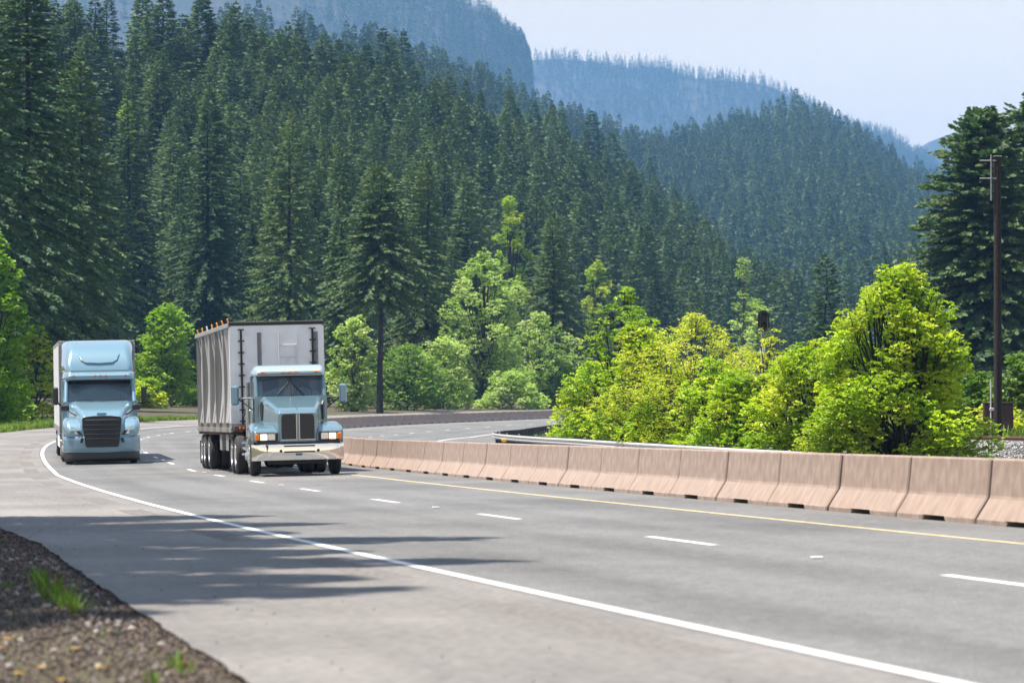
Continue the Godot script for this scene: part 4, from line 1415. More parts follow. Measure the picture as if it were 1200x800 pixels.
func build_railway() -> void:
	var t := kind("railway", "structure")
	var zero := func(s: float, off: float) -> Vector3:
		var p := road(s, off)
		p.y = ground_h(s, 24.0)
		return p
	for off in [22.75, 24.2]:
		var rows := []
		var s := 70.0
		while s < 330.0:
			var ring := []
			for p in [[-0.07, 0.04], [-0.07, 0.06], [-0.012, 0.08], [-0.012, 0.155], [-0.037, 0.165], [-0.037, 0.20], [0.037, 0.20], [0.037, 0.165], [0.012, 0.155], [0.012, 0.08], [0.07, 0.06], [0.07, 0.04]]:
				ring.append(zero.call(s, off + p[0]) + Vector3(0, p[1], 0))
			rows.append(ring)
			s += 4.0
		var b := MB.new()
		b.grid(rows, true, false, false)
		mbpart(t, "rail", b, M.rail_steel)
	var tm := MB.new(); tm.box(Vector3(0, 0, 0), Vector3(2.6, 0.16, 0.23), 0.01)
	var tmm := tm.mesh()
	for k in 240:
		var s := 90.0 + k * 0.52
		var o := part(t, "railway_tie", tmm, M.tie)
		o.position = zero.call(s, 23.47) + Vector3(0, -0.035, 0)
		o.rotation.y = -heading(s)
	# ballast bed and loose stones on it
	var b2 := MB.new()
	var rows2 := []
	var s2 := 70.0
	while s2 < 340.0:
		var r := []
		for o in [20.0, 20.3, 20.6, 21.0, 21.4, 21.8, 22.2, 22.5, 23.5, 25.5, 26.5]:
			var p := road(s2, o)
			p.y = ground_h(s2, o) + 0.03
			r.append(p)
		rows2.append(r)
		s2 += 2.0
	b2.grid(rows2)
	mbpart(t, "ballast_bed", b2, M.ballast_bed)
	var g := RandomNumberGenerator.new(); g.seed = 77
	var xf := []; var tint := []
	for k in 26000:
		var s := rv(g, 112.0, 150.0)
		var off := rv(g, 20.0, 22.65)
		var p := road(s, off)
		p.y = ground_h(s, off) + 0.045
		xf.append(Transform3D(Basis.from_euler(Vector3(rv(g, 0, 6), rv(g, 0, 6), rv(g, 0, 6))) * Basis.from_scale(Vector3.ONE * rv(g, 0.03, 0.06)), p))
		var w := pow(g.randf(), 1.6) * 0.42 + 0.07
		tint.append(Color(w, w, w * 1.02))
	scatter(t, "ballast_stones", stone_mesh(), M.gravel, xf, tint)

	# utility pole with a metal bracket, cabinet at its foot
	var up := thing("utility_pole", "tall dark wooden pole with a grey steel antenna bracket near its top", "pole")
	var at := spot(1170, 146.0)
	up.position = at
	var pb := MB.new(); pb.tube([Vector3(0, -0.5, 0), Vector3(0, 10.35, 0)], [0.155, 0.13], 14); mbpart(up, "pole", pb, M.pole_wood)
	tb(up, "bracket_mast", [Vector3(-0.24, 8.75, 0.1), Vector3(-0.24, 10.42, 0.1)], 0.032, M.dull_steel)
	for y in [10.2, 9.55]:
		tb(up, "bracket_arm", [Vector3(-0.66, y, 0.1), Vector3(0.0, y, 0.1)], 0.024, M.dull_steel)
	bx(up, "pole_cap", Vector3(0, 10.36, 0), Vector3(0.3, 0.03, 0.3), 0.01, M.dull_steel)
	tb(up, "conduit", [Vector3(-0.06, 0.0, 0.16), Vector3(-0.06, 3.0, 0.16)], 0.025, M.black)
	var cb := thing("signal_cabinet", "rusty brown steel cabinet standing behind the foot of the dark pole", "cabinet")
	cb.position = spot(1170, 147.6)
	bx(cb, "body", Vector3(0, 0.68, 0), Vector3(1.05, 1.36, 0.7), 0.02, M.cabinet)
	bx(cb, "door", Vector3(-0.26, 0.68, 0.36), Vector3(0.5, 1.24, 0.02), 0.006, M.cabinet)
	bx(cb, "door", Vector3(0.27, 0.68, 0.36), Vector3(0.5, 1.24, 0.02), 0.006, M.cabinet)
	bx(cb, "roof", Vector3(0, 1.38, 0), Vector3(1.12, 0.05, 0.78), 0.01, M.cabinet)
	bx(cb, "side_flange", Vector3(-0.56, 0.68, 0.3), Vector3(0.05, 1.3, 0.1), 0.0, M.rail_steel)
	var mp := thing("steel_rod", "thin galvanised rod rising beside the brown cabinet", "rod")
	mp.position = spot(1161.5, 146.6)
	tb(mp, "rod", [Vector3(0, 0, 0), Vector3(0, 2.25, 0)], 0.025, M.pale_steel)
	bx(mp, "clamp", Vector3(0.03, 1.15, 0.02), Vector3(0.16, 0.1, 0.05), 0.01, M.pale_steel)

	# railway signal: mast with a hooded head over the bushes
	var sg := thing("railway_signal", "black hooded railway signal head on a mast above the shrubs", "signal")
	sg.position = spot(893.5, 168.0)
	var base := sg.position.y
	var top := EYE + (HORIZON - 376.0) / FOCAL * 168.0 - base
	tb(sg, "mast", [Vector3(0, -0.3, 0), Vector3(0, top + 0.3, 0)], 0.06, M.dull_steel, 10)
	var oval := PackedVector2Array()
	for k in 20:
		var a := TAU * k / 20
		oval.append(Vector2(cos(a) * 0.25, sin(a) * 0.25 + (0.20 if sin(a) > 0 else -0.20)))
	var ob := MB.new(); ob.prism(oval, 0.08, 0.11, Basis.IDENTITY, Vector3(0.05, top, 0))
	mbpart(sg, "backplate", ob, M.black)
	for y in [0.20, -0.20]:
		var hb := MB.new()
		var hr := []
		for i in 2:
			var ring := []
			for k in 13:
				var a := lerpf(-0.35, PI + 0.35, k / 12.0)
				ring.append(Vector3(0.05 + cos(a) * 0.14, top + y + sin(a) * 0.14, 0.11 + i * 0.32))
			hr.append(ring)
		hb.grid(hr)
		mbpart(sg, "hood", hb, M.black)
		tb(sg, "lamp_lens", [Vector3(0.05, top + y, 0.11), Vector3(0.05, top + y, 0.125)], 0.10, M.trim, 16)
	bx(sg, "lower_head", Vector3(0.0, top - 1.95, 0.1), Vector3(0.34, 0.4, 0.2), 0.05, M.black)
	bx(sg, "number_plate", Vector3(0.0, top - 1.3, 0.08), Vector3(0.22, 0.28, 0.02), 0.004, M.pale_steel)

func stone_mesh() -> ArrayMesh:
	var b := MB.new()
	b.use_col = true
	var g := RandomNumberGenerator.new(); g.seed = 2
	var p := []
	for d in [Vector3.UP, Vector3.DOWN, Vector3.LEFT, Vector3.RIGHT, Vector3.FORWARD, Vector3.BACK]: p.append(d * rv(g, 0.7, 1.1))
	for f in [[0, 5, 3], [0, 3, 4], [0, 4, 2], [0, 2, 5], [1, 3, 5], [1, 4, 3], [1, 2, 4], [1, 5, 2]]:
		b._out_tri(p[f[0]], p[f[1]], p[f[2]], Vector3.ZERO)
	return b.mesh()

# ---------------------------------------------------------------- hills and forest
func build_hills() -> Dictionary:
	var h := {}
	var ca := [[-260, -110, 600], [-100, -60, 660], [0, -25, 700], [115, 6, 750], [230, 10, 790], [300, 46, 820], [345, 46, 840], [400, 50, 880], [475, 76, 940], [540, 112, 1010], [640, 130, 1140], [720, 180, 1240], [800, 240, 1320], [880, 318, 1360], [960, 390, 1380], [1080, 430, 1400], [1250, 445, 1450], [1450, 450, 1500]]
	h.near = make_hill("near_hill", ca, [[-260, 380], [0, 470], [200, 580], [400, 520], [600, 580], [700, 640], [800, 760], [900, 850], [1000, 950], [1450, 1000]], 2.0, 28.0, 5.0, 0.008, 4, M.forest_floor, 110, 35)
	var cb := [[150, 0, 1931], [300, 15, 2000], [420, 32, 2070], [500, 48, 2152], [570, 76, 2263], [640, 116, 2415], [700, 138, 2553], [760, 152, 2691], [810, 146, 2829], [870, 132, 2966], [940, 118, 3035], [1000, 146, 3035], [1060, 186, 3035], [1130, 216, 3035], [1250, 256, 3035], [1450, 300, 3035]]
	h.mid = make_hill("middle_hill", cb, [[150, 1200], [600, 1400], [800, 1400], [900, 1250], [1000, 1150], [1450, 1150]], 6.0, 36.0, 6.0, 0.003, 6, M.forest_floor, 110, 40)
	var cc := [[-420, -165, 5971], [0, -140, 5971], [250, -120, 5971], [400, -80, 6107], [520, -25, 6107], [570, 6, 6107], [600, 34, 6107], [614, 52, 6039], [621, 76, 5971], [626, 110, 5834], [650, 140, 5699], [700, 172, 5563], [800, 215, 5428], [1000, 260, 5428]]
	h.burnt = make_hill("burnt_mountain", cc, [[0, 3900], [600, 4200], [1000, 4400]], 100.0, 11.0, 40.0, 0.002, 8, M.burnt_slope, 160, 45)
	var cd := [[420, 40, 8888], [560, 56, 8888], [640, 62, 8888], [700, 68, 8888], [760, 71, 8820], [800, 78, 8754], [860, 88, 8619], [920, 105, 8484], [960, 119, 8350], [1000, 136, 8215], [1040, 156, 8080], [1080, 178, 7946], [1110, 200, 7808], [1180, 235, 7673], [1300, 270, 7539]]
	h.far = make_hill("far_ridge", cd, [[420, 6400], [1300, 6100]], 180.0, 11.0, 32.0, 0.0016, 12, M.burnt_slope, 160, 45)
	var ce := [[1000, 215, 10220], [1060, 180, 10220], [1090, 163, 10220], [1115, 155, 10220], [1140, 152, 10220], [1170, 160, 10220], [1220, 172, 10220], [1330, 190, 10220], [1450, 215, 10220]]
	make_hill("distant_ridge", ce, [[1000, 9100], [1450, 9100]], 210.0, 2.0, 10.0, 0.002, 14, M.burnt_slope, 60, 20)
	return h

func build_forest(hills: Dictionary) -> void:
	var g := RandomNumberGenerator.new(); g.seed = 99
	# crowns at three levels of detail, all 30 m tall before scaling
	var hi := []; var trunk := []
	for k in 4:
		hi.append(conifer_crown(200 + k, 30.0, {"r": [5.8, 6.6, 5.2, 7.0][k], "base": [0.08, 0.12, 0.06, 0.15][k], "whorls": 72, "per": 12, "step": 0.5, "len": 0.8, "wid": 0.11, "droop": [0.35, 0.5, 0.28, 0.42][k]}))
		trunk.append(conifer_trunk(300 + k, 30.0, 0.42))
	var md := []
	for k in 4:
		md.append(conifer_crown(220 + k, 30.0, {"r": [5.8, 6.6, 5.2, 6.4][k], "base": 0.08, "whorls": 54, "per": 10, "step": 0.8, "len": 1.1, "wid": 0.19, "droop": [0.3, 0.45, 0.25, 0.4][k], "inner": 0.2}))
	var lo := []
	for k in 3:
		lo.append(conifer_crown(240 + k, 30.0, {"r": [5.6, 6.4, 5.0][k], "base": 0.05, "whorls": 36, "per": 9, "step": 1.4, "len": 1.6, "wid": 0.32, "droop": 0.3, "inner": 0.3, "mid": true}))
	var tiny := []
	for k in 2:
		tiny.append(conifer_crown(260 + k, 30.0, {"r": [4.8, 4.2][k], "base": 0.1, "whorls": 12, "per": 6, "step": 4.0, "len": 3.2, "wid": 0.9, "droop": 0.3, "inner": 0.3, "mid": false}))
	var needles := [M.needle, M.needle_b, M.needle_c, M.needle_d]

	# near hill: all places, nearest first; those that show above what stands before them become trees of their own
	var places := hill_places(hills.near, 11.5, 1)
	places.sort_custom(func(a, b): return a.z > b.z)
	var skyline := PackedFloat32Array(); skyline.resize(150); skyline.fill(470.0)
	var own := []; var rest := []
	# clearings where fresh green broadleaf trees show: bearing, distance
	var clear := [[598.0, 690.0], [147.0, 690.0], [700.0, 760.0]]
	for p in places:
		var d: float = -p.z
		var px: float = 600.0 + p.x / d * FOCAL
		if px < -330 or px > 1530: continue
		var open := false
		for c in clear:
			if absf(px - c[0]) < 46.0 and d < c[1] + 8.0 and d > c[1] - 120.0: open = true
		if open: continue
		var hh := rv(g, 20.0, 35.0) * (1.0 if g.randf() < 0.8 else rv(g, 0.5, 0.75))
		var s := Vector3(hh / 30.0 * rv(g, 0.9, 1.45), hh / 30.0, 0); s.z = s.x
		var e := [p, s, g.randi(), rv(g, 0, TAU)]
		var y_top: float = HORIZON - (p.y + hh - EYE) / d * FOCAL
		var bin := int((px + 0.0) / 8.0)
		var shows: bool = px > -20 and px < 1220 and bin >= 0 and bin < 150 and y_top < skyline[bin] - 9.0 and y_top + 20.0 > 0.0
		if shows and own.size() < 290 and d < 1500: own.append(e)
		else: rest.append(e)
		var half := int(ceil(4.2 * s.x / d * FOCAL / 8.0 * 0.6))
		for k in range(bin - half, bin + half + 1):
			if k >= 0 and k < 150:
				skyline[k] = minf(skyline[k], y_top + (absf(k - bin) / maxf(half, 1)) * hh * 0.45 / d * FOCAL + 8.0)
	var tones := ["dark green", "blue-green", "olive green", "grey-green"]
	for e in own:
		var p: Vector3 = e[0]
		var k: int = e[2] % 4
		var tone: int = (e[2] >> 4) % 4
		var d := -p.z
		var near := d < 760.0
		var where: String = "at the foot of the near hillside" if p.y < 10.0 else "halfway up the near hillside" if p.y < 32.0 else "along the crest of the near hillside"
		put_tree("conifer_tree", p, e[3], e[1], trunk[k], hi[k] if near else md[k], M.bark_dark, needles[tone],
			"tall %s conifer rising in the dense forest %s" % [tones[tone], where], "tree", "%s conifers %s" % [tones[tone], where])
	var f := kind("hillside_forest", "stuff")
	_scatter_kinds(f, rest, md, needles, g)
	# middle hill
	f = kind("middle_forest", "stuff")
	var list := []
	for p in hill_places(hills.mid, 14.0, 2):
		var d: float = -p.z
		var px: float = 600.0 + p.x / d * FOCAL
		if px < 250 or px > 1400: continue
		var hh := rv(g, 20.0, 44.0)
		var s := Vector3(hh / 30.0 * rv(g, 0.9, 1.3), hh / 30.0, 0); s.z = s.x
		list.append([p, s, g.randi(), rv(g, 0, TAU)])
	_scatter_kinds(f, list, lo, needles, g)
	# far slopes: living firs in drifts and bare grey snags
	for q in [["burnt_forest", hills.burnt, 15.5, 3, 0.66], ["far_forest", hills.far, 17.0, 4, 0.8]]:
		f = kind(q[0], "stuff")
		var nz := FastNoiseLite.new(); nz.seed = 40 + q[3]; nz.frequency = 0.004; nz.fractal_octaves = 3
		list = []
		var snags := []
		for p in hill_places(q[1], q[2], q[3] + 50, 0.02, 1.10):
			var d: float = -p.z
			var px: float = 600.0 + p.x / d * FOCAL
			if px < -200 or px > 1400: continue
			var live: bool = nz.get_noise_2d(p.x, p.y * 2.0 + p.z) + rv(g, -0.35, 0.35) > 0.02 - (q[4] - 0.5)
			var hh := rv(g, 15.0, 36.0)
			if live:
				var s := Vector3(hh / 30.0 * rv(g, 0.8, 1.3), hh / 30.0, 0); s.z = s.x
				list.append([p, s, g.randi(), rv(g, 0, TAU)])
			elif g.randf() < 0.8:
				snags.append(Transform3D(Basis(Vector3.UP, rv(g, 0, TAU)) * Basis(Vector3.RIGHT, rv(g, -0.06, 0.06)) * Basis.from_scale(Vector3(0.6, rv(g, 12, 28) / 20.0, 0.6)), p))
		_scatter_kinds(f, list, tiny, needles, g)
		var sb := MB.new(); sb.tube([Vector3(0, -1, 0), Vector3(0, 20, 0)], [0.45, 0.12], 4, false)
		for k in 4:
			sb.tube([Vector3(0, 8 + k * 3, 0), Vector3(cos(k * 2.1) * 2.2, 9 + k * 3, sin(k * 2.1) * 2.2)], [0.16, 0.08], 3, false)
		scatter(f, "bare_snags", sb.mesh(), M.snag, snags)

func _scatter_kinds(f: Node3D, list: Array, crowns: Array, needles: Array, g: RandomNumberGenerator) -> void:
	var by := {}
	for e in list:
		var key := [e[2] % crowns.size(), (e[2] >> 5) % 4]
		if not by.has(key): by[key] = []
		var s: Vector3 = e[1]
		by[key].append(Transform3D(Basis(Vector3.UP, e[3]) * Basis.from_scale(s), e[0]))
	for key in by:
		scatter(f, "conifer_crowns", crowns[key[0]], needles[key[1]], by[key])

func hero(px: float, dist: float, top_y: float, sd: int, o: Dictionary, m: Material, called: String, label: String, category := "tree", group := "", sink := 0.1) -> Node3D:
	var at := spot(px, dist, sink)
	var h := EYE + (HORIZON - top_y) / FOCAL * dist - at.y
	var ht: float = h
	var q := o.duplicate()
	var crown := conifer_crown(sd, ht, q)
	return put_tree(called, at, 0.0, Vector3.ONE, conifer_trunk(sd + 1, ht, ht * 0.0125), crown, M.bark_dark, m, label, category, group)

func hill_y(h: Hill, x: float, d: float) -> float:   # ground height of a hill under a point
	var best := 1e9
	var y := 0.0
	for i in 121:
		for j in 81:
			var p := h.at(i / 120.0, j / 80.0)
			var e := (p.x - x) * (p.x - x) + (p.z + d) * (p.z + d)
			if e < best: best = e; y = p.y
	return y

func build_near_trees(hills: Dictionary) -> void:
	var con := {"r": 5.0, "base": 0.1, "whorls": 82, "per": 10, "step": 0.42, "len": 0.8, "wid": 0.12, "droop": 0.42}
	var w := func(d: Dictionary) -> Dictionary:
		var q := con.duplicate(); q.merge(d, true); return q
	# conifers that stand out, each on its own bearing
	hero(445, 424, 196, 400, w.call({"r": 7.2, "base": 0.45, "whorls": 68, "droop": 0.38, "gap": 0.12}), M.needle, "fir_tree", "dark fir with a long bare trunk rising just behind the far barrier")
	hero(243, 520, 104, 402, w.call({"r": 7.6, "base": 0.13, "whorls": 86, "droop": 0.45, "len": 0.95}), M.needle_b, "fir_tree", "very tall dark fir with ragged top behind the bright roadside maple")
	hero(338, 500, 128, 404, w.call({"r": 7.0, "base": 0.1, "whorls": 66, "len": 0.95}), M.needle_c, "fir_tree", "tall grey-green fir with feathery boughs above the curtain-sided trailer")
	hero(150, 560, 85, 406, w.call({"r": 7.5, "len": 0.95}), M.needle, "fir_tree", "broad dark fir standing above the box trailer roof")
	hero(500, 505, 185, 408, w.call({"r": 6.8, "base": 0.12, "whorls": 80}), M.needle_c, "fir_tree", "tall dense fir just behind the pale green broadleaf tree")
	hero(648, 545, 248, 410, w.call({"r": 7.4, "base": 0.05, "gap": 0.15}), M.needle_c, "fir_tree", "dull brownish green fir with bare lower twigs right of the pale tree")
	hero(400, 462, 235, 412, w.call({"r": 5.0, "base": 0.05}), M.needle, "fir_tree", "dark fir close beside the bare-trunked fir")
	hero(968, 420, 298, 414, w.call({"r": 4.6, "base": 0.02, "whorls": 44, "pow": 0.75, "droop": 0.3}), M.needle_b, "spruce_tree", "neat dark spruce cone behind the railway signal shrubs")
	hero(30, 330, -80, 416, w.call({"r": 9.6, "base": 0.16, "whorls": 88, "droop": 0.55}), M.needle_b, "fir_tree", "huge dark fir with drooping boughs over the left roadside")
	hero(-50, 300, -120, 418, w.call({"r": 9.6, "base": 0.12, "whorls": 86, "droop": 0.55}), M.needle_b, "fir_tree", "huge dark fir beside the other drooping fir at the left roadside")
	hero(95, 390, 60, 420, w.call({"r": 8.4, "base": 0.2, "droop": 0.5}), M.needle, "fir_tree", "dark drooping fir between the roadside firs and the box trailer")
	hero(1160, 330, 128, 422, w.call({"r": 8.2, "base": 0.04, "whorls": 96, "per": 15, "pow": 0.55, "droop": 0.35, "gap": 0.0, "wid": 0.2, "len": 1.0}), M.needle, "fir_tree", "broad dense fir behind the dark utility pole")
	hero(1225, 345, 110, 424, w.call({"r": 8.4, "base": 0.04, "whorls": 96, "per": 15, "pow": 0.55, "gap": 0.0, "wid": 0.2, "len": 1.0}), M.needle, "fir_tree", "second broad dense fir beside the one behind the utility pole")
	hero(1130, 420, 235, 426, w.call({"r": 7.0, "base": 0.03, "pow": 0.55, "per": 13, "gap": 0.0, "wid": 0.17}), M.needle, "fir_tree", "lower fir standing against the two broad firs by the railway")
	# trees on the near left bank whose shadows cross the shoulder
	var shade := [conifer_crown(430, 31.0, w.call({"r": 4.2, "base": 0.33, "gap": 0.45, "droop": 0.3, "per": 8})), conifer_crown(431, 31.0, w.call({"r": 4.2, "base": 0.33, "gap": 0.45, "droop": 0.3, "per": 8}))]
	var shade_trunk := conifer_trunk(440, 31.0, 0.38)
	var k := 0
	for q in [[-11.8, 28.5, 26.0], [-12.6, 31.5, 34.0], [-11.4, 34.5, 28.0], [-12.8, 38.5, 37.0], [-11.6, 42.0, 29.0], [-12.6, 46.0, 35.0], [-11.8, 50.0, 25.0], [-13.4, 54.0, 32.0], [-12.8, 59.0, 26.0], [-14.0, 16.0, 30.0], [-13.5, 8.0, 33.0], [-15.0, -2.0, 29.0], [-14.0, -13.0, 34.0], [-16.0, -26.0, 31.0], [-15.0, -40.0, 33.0]]:
		var at := Vector3(q[0], ground_at(q[0], q[1]) - 0.1, -q[1])
		put_tree("fir_tree", at, k * 1.3, Vector3(1.0, q[2] / 31.0, 1.0), shade_trunk, shade[k % 2], M.bark_dark, M.needle, "roadside fir on the bank that shades the paved shoulder", "tree", "firs on the shoulder bank")
		k += 1

	# broadleaf trees and shrubs
	var maple_cols := [[0.47, 0.56, 0.045], [0.40, 0.52, 0.04], [0.55, 0.60, 0.06], [0.32, 0.45, 0.035]]
	var yellow_cols := [[0.58, 0.58, 0.06], [0.52, 0.55, 0.05], [0.62, 0.61, 0.09]]
	var pale_cols := [[0.48, 0.58, 0.20], [0.42, 0.53, 0.16], [0.53, 0.61, 0.24], [0.34, 0.46, 0.12]]
	var deep_cols := [[0.25, 0.39, 0.03], [0.20, 0.33, 0.03], [0.30, 0.44, 0.03]]
	var maple := {"h": 6.0, "r": 2.6, "y0": 0.7, "lobes": 56, "lobe_r": 0.85, "rosettes": 130, "leaves": 6, "len": 0.105, "wid": 0.05, "shape": "bush", "cols": maple_cols, "stems": 4, "girth": 0.012}
	var mk := func(px: float, d: float, top: float, wid_px: float, sd: int, o: Dictionary, m: Material, bark: Material, called: String, label: String, category: String) -> void:
		var at := spot(px, d, 0.05)
		var q := maple.duplicate(); q.merge(o, true)
		q.h = EYE + (HORIZON - top) / FOCAL * d - at.y
		q.r = wid_px / FOCAL * d * 0.5
		var t := broadleaf(sd, q)
		put_tree(called, at, 0.0, Vector3.ONE, t[0], t[1], bark, m, label, category)
	var hill_tree := func(px: float, d: float, top: float, wid_px: float, sd: int, label: String) -> void:
		var x := (px - 600.0) / FOCAL * d
		var foot := hill_y(hills.near, x, d) - 0.3
		var q := maple.duplicate()
		q.merge({"lobes": 34, "lobe_r": 1.5, "rosettes": 90, "leaves": 5, "len": 0.34, "wid": 0.14, "y0": 2.0, "shape": "round", "stems": 1}, true)
		q.h = clampf(EYE + (HORIZON - top) / FOCAL * d - foot, 12.0, 34.0)
		q.r = wid_px / FOCAL * d * 0.5
		var t := broadleaf(sd, q)
		put_tree("maple_tree", Vector3(x, foot, -d), 0.0, Vector3.ONE, t[0], t[1], M.bark_dark, M.leaf, label, "tree")
	# maples and shrubs between guardrail and railway, from right to left
	mk.call(1052, 123.0, 306, 222, 500, {"lobes": 120, "lobe_r": 0.66, "rosettes": 120, "shape": "dome", "y0": 0.2, "ragged": 0.3}, M.leaf, M.bark_dark, "maple_tree", "big rounded bright green maple by the railway bank", "tree")
	mk.call(1092, 125.0, 400, 118, 502, {"lobes": 46, "lobe_r": 0.62, "rosettes": 90, "y0": 0.1, "cols": deep_cols + maple_cols}, M.leaf, M.bark_dark, "maple_shrub", "low green maple shrub spreading at the railway side of the big maple", "shrub")
	mk.call(945, 138.0, 392, 150, 504, {"lobes": 74, "lobe_r": 0.62, "rosettes": 90, "y0": 0.1, "cols": maple_cols + yellow_cols}, M.leaf, M.bark_dark, "maple_shrub", "yellow-green maple shrub against the big rounded maple", "shrub")
	mk.call(870, 148.0, 432, 130, 506, {"lobes": 54, "lobe_r": 0.62, "rosettes": 90, "y0": 0.1}, M.leaf, M.bark_dark, "maple_shrub", "low bright maple shrub in front of the signal mast", "shrub")
	mk.call(838, 158.0, 418, 110, 518, {"lobes": 44, "lobe_r": 0.62, "rosettes": 90, "y0": 0.1}, M.leaf, M.bark_dark, "maple_shrub", "bright maple shrub between the yellow willow and the signal mast", "shrub")
	mk.call(995, 133.0, 372, 110, 519, {"lobes": 48, "lobe_r": 0.62, "rosettes": 90, "y0": 0.1}, M.leaf, M.bark_dark, "maple_shrub", "green maple shrub tucked behind the shoulder of the big rounded maple", "shrub")
	mk.call(905, 148.0, 378, 70, 507, {"lobes": 18, "lobe_r": 0.55, "rosettes": 26, "y0": 1.2, "cols": yellow_cols, "len": 0.14, "wid": 0.05}, M.leaf, M.bark_grey, "hazel_shrub", "thin upright yellow-green shrub around the railway signal", "shrub")
	mk.call(815, 164.0, 360, 205, 508, {"lobes": 46, "lobe_r": 0.8, "rosettes": 120, "leaves": 5, "len": 0.16, "wid": 0.028, "y0": 0.8, "cols": yellow_cols, "shape": "round"}, M.leaf, M.bark_grey, "willow_shrub", "rounded yellow willow shrub with fine narrow leaves", "shrub")
	mk.call(790, 165.0, 428, 160, 510, {"lobes": 64, "lobe_r": 0.66, "rosettes": 90, "y0": 0.1}, M.leaf, M.bark_dark, "maple_shrub", "low bright maple shrub before the yellow willow", "shrub")
	mk.call(735, 190.0, 330, 110, 512, {"lobes": 40, "lobe_r": 0.62, "rosettes": 44, "y0": 1.2, "shape": "round", "len": 0.145, "wid": 0.062, "cols": deep_cols + maple_cols}, M.leaf, M.bark_dark, "maple_tree", "slender fresh green maple with upright shoots behind the willow", "tree")
	mk.call(700, 200.0, 420, 120, 514, {"lobes": 60, "lobe_r": 0.8, "rosettes": 80, "y0": 0.1, "len": 0.14, "wid": 0.06}, M.leaf, M.bark_dark, "maple_shrub", "yellow-green maple shrub at the end of the row by the guardrail", "shrub")
	mk.call(755, 188.0, 372, 120, 516, {"lobes": 56, "lobe_r": 0.95, "rosettes": 76, "y0": 0.6, "len": 0.145, "wid": 0.062, "cols": yellow_cols + maple_cols}, M.leaf, M.bark_dark, "maple_shrub", "tall maple shrub filling the gap behind the willow", "shrub")
	# pale trees behind the far barrier
	var pale := {"lobes": 76, "lobe_r": 1.4, "rosettes": 78, "leaves": 5, "len": 0.28, "wid": 0.12, "y0": 2.5, "shape": "round", "cols": pale_cols, "stems": 1, "girth": 0.011, "flat": 0.75}
	var pm := func(d: Dictionary) -> Dictionary:
		var q := pale.duplicate(); q.merge(d, true); return q
	mk.call(566, 490.0, 288, 116, 520, pm.call({"y0": 3.0, "lobes": 64}), M.leaf_pale, M.bark_dark, "cottonwood_tree", "tall pale green broadleaf tree with dark forking trunk behind the far barrier", "tree")
	mk.call(632, 505.0, 362, 100, 522, pm.call({"lobes": 50, "y0": 1.0}), M.leaf_pale, M.bark_dark, "cottonwood_tree", "shorter pale green broadleaf tree right of the tall pale one", "tree")
	mk.call(520, 470.0, 392, 80, 524, pm.call({"lobes": 36, "y0": 0.5, "shape": "bush"}), M.leaf_pale, M.bark_dark, "alder_tree", "bushy pale green alder at the foot of the tall pale tree", "tree")
	mk.call(478, 452.0, 398, 110, 526, pm.call({"lobes": 36, "y0": 0.4, "shape": "bush", "cols": [[0.25, 0.37, 0.08], [0.20, 0.31, 0.06]]}), M.leaf_pale, M.bark_dark, "alder_tree", "green alder thicket around the bare fir trunk", "tree")
	mk.call(415, 432.0, 365, 66, 528, pm.call({"lobes": 30, "y0": 0.6}), M.leaf_pale, M.bark_grey, "alder_tree", "pale spindly alder between the mirror of the truck and the bare trunk", "tree")
	mk.call(598, 480.0, 430, 90, 530, pm.call({"lobes": 30, "y0": 0.2, "shape": "bush", "lobe_r": 1.2}), M.leaf_pale, M.bark_dark, "alder_shrub", "low pale green alder shrub behind the far barrier", "shrub")
	mk.call(662, 505.0, 425, 70, 532, pm.call({"lobes": 24, "y0": 0.2, "shape": "bush", "lobe_r": 1.2, "cols": deep_cols}), M.leaf_pale, M.bark_dark, "alder_shrub", "darker green alder shrub where the far barrier meets the maples", "shrub")
	hill_tree.call(598, 690.0, 226, 56, 534, "fresh green maple glowing in a gap among the dark firs")
	mk.call(888, 520.0, 345, 44, 536, pm.call({"lobes": 24, "y0": 1.0, "shape": "column"}), M.leaf_pale, M.bark_grey, "cottonwood_tree", "slim pale green tree behind the railway signal", "tree")
	mk.call(872, 620.0, 296, 34, 538, pm.call({"lobes": 20, "y0": 2.0, "shape": "column"}), M.leaf_pale, M.bark_grey, "cottonwood_tree", "small pale green tree among the firs above the signal", "tree")
	hill_tree.call(147, 690.0, 112, 34, 539, "patch of fresh green maple high among the firs above the box trailer")
	hill_tree.call(700, 760.0, 300, 40, 537, "pale green maple low on the slope above the slender roadside maple")
	# bright tree at the bend, shrubs at its foot
	mk.call(194, 430.0, 350, 78, 540, pm.call({"lobes": 54, "y0": 1.0, "shape": "column", "lobe_r": 1.3, "cols": [[0.30, 0.46, 0.03], [0.26, 0.41, 0.03], [0.35, 0.49, 0.04]]}), M.leaf, M.bark_grey, "maple_tree", "upright bright green maple at the outside of the bend between the trucks", "tree")
	mk.call(172, 415.0, 440, 50, 542, pm.call({"lobes": 20, "y0": 0.2, "shape": "bush", "lobe_r": 1.0, "cols": maple_cols}), M.leaf, M.bark_grey, "maple_shrub", "low green shrub at the foot of the upright maple", "shrub")
	mk.call(232, 440.0, 450, 60, 543, pm.call({"lobes": 20, "y0": 0.2, "shape": "bush", "lobe_r": 1.0, "cols": deep_cols}), M.leaf, M.bark_grey, "maple_shrub", "darker shrub at the bend, half hidden by the curtain trailer", "shrub")
	# left edge
	mk.call(-16, 262.0, 262, 112, 550, pm.call({"lobes": 60, "lobe_r": 1.0, "rosettes": 60, "len": 0.26, "wid": 0.12, "y0": 0.8, "shape": "round", "cols": [[0.19, 0.35, 0.02], [0.14, 0.28, 0.02], [0.24, 0.40, 0.025]]}), M.leaf, M.bark_dark, "maple_tree", "dense green maple at the left roadside under the firs", "tree")
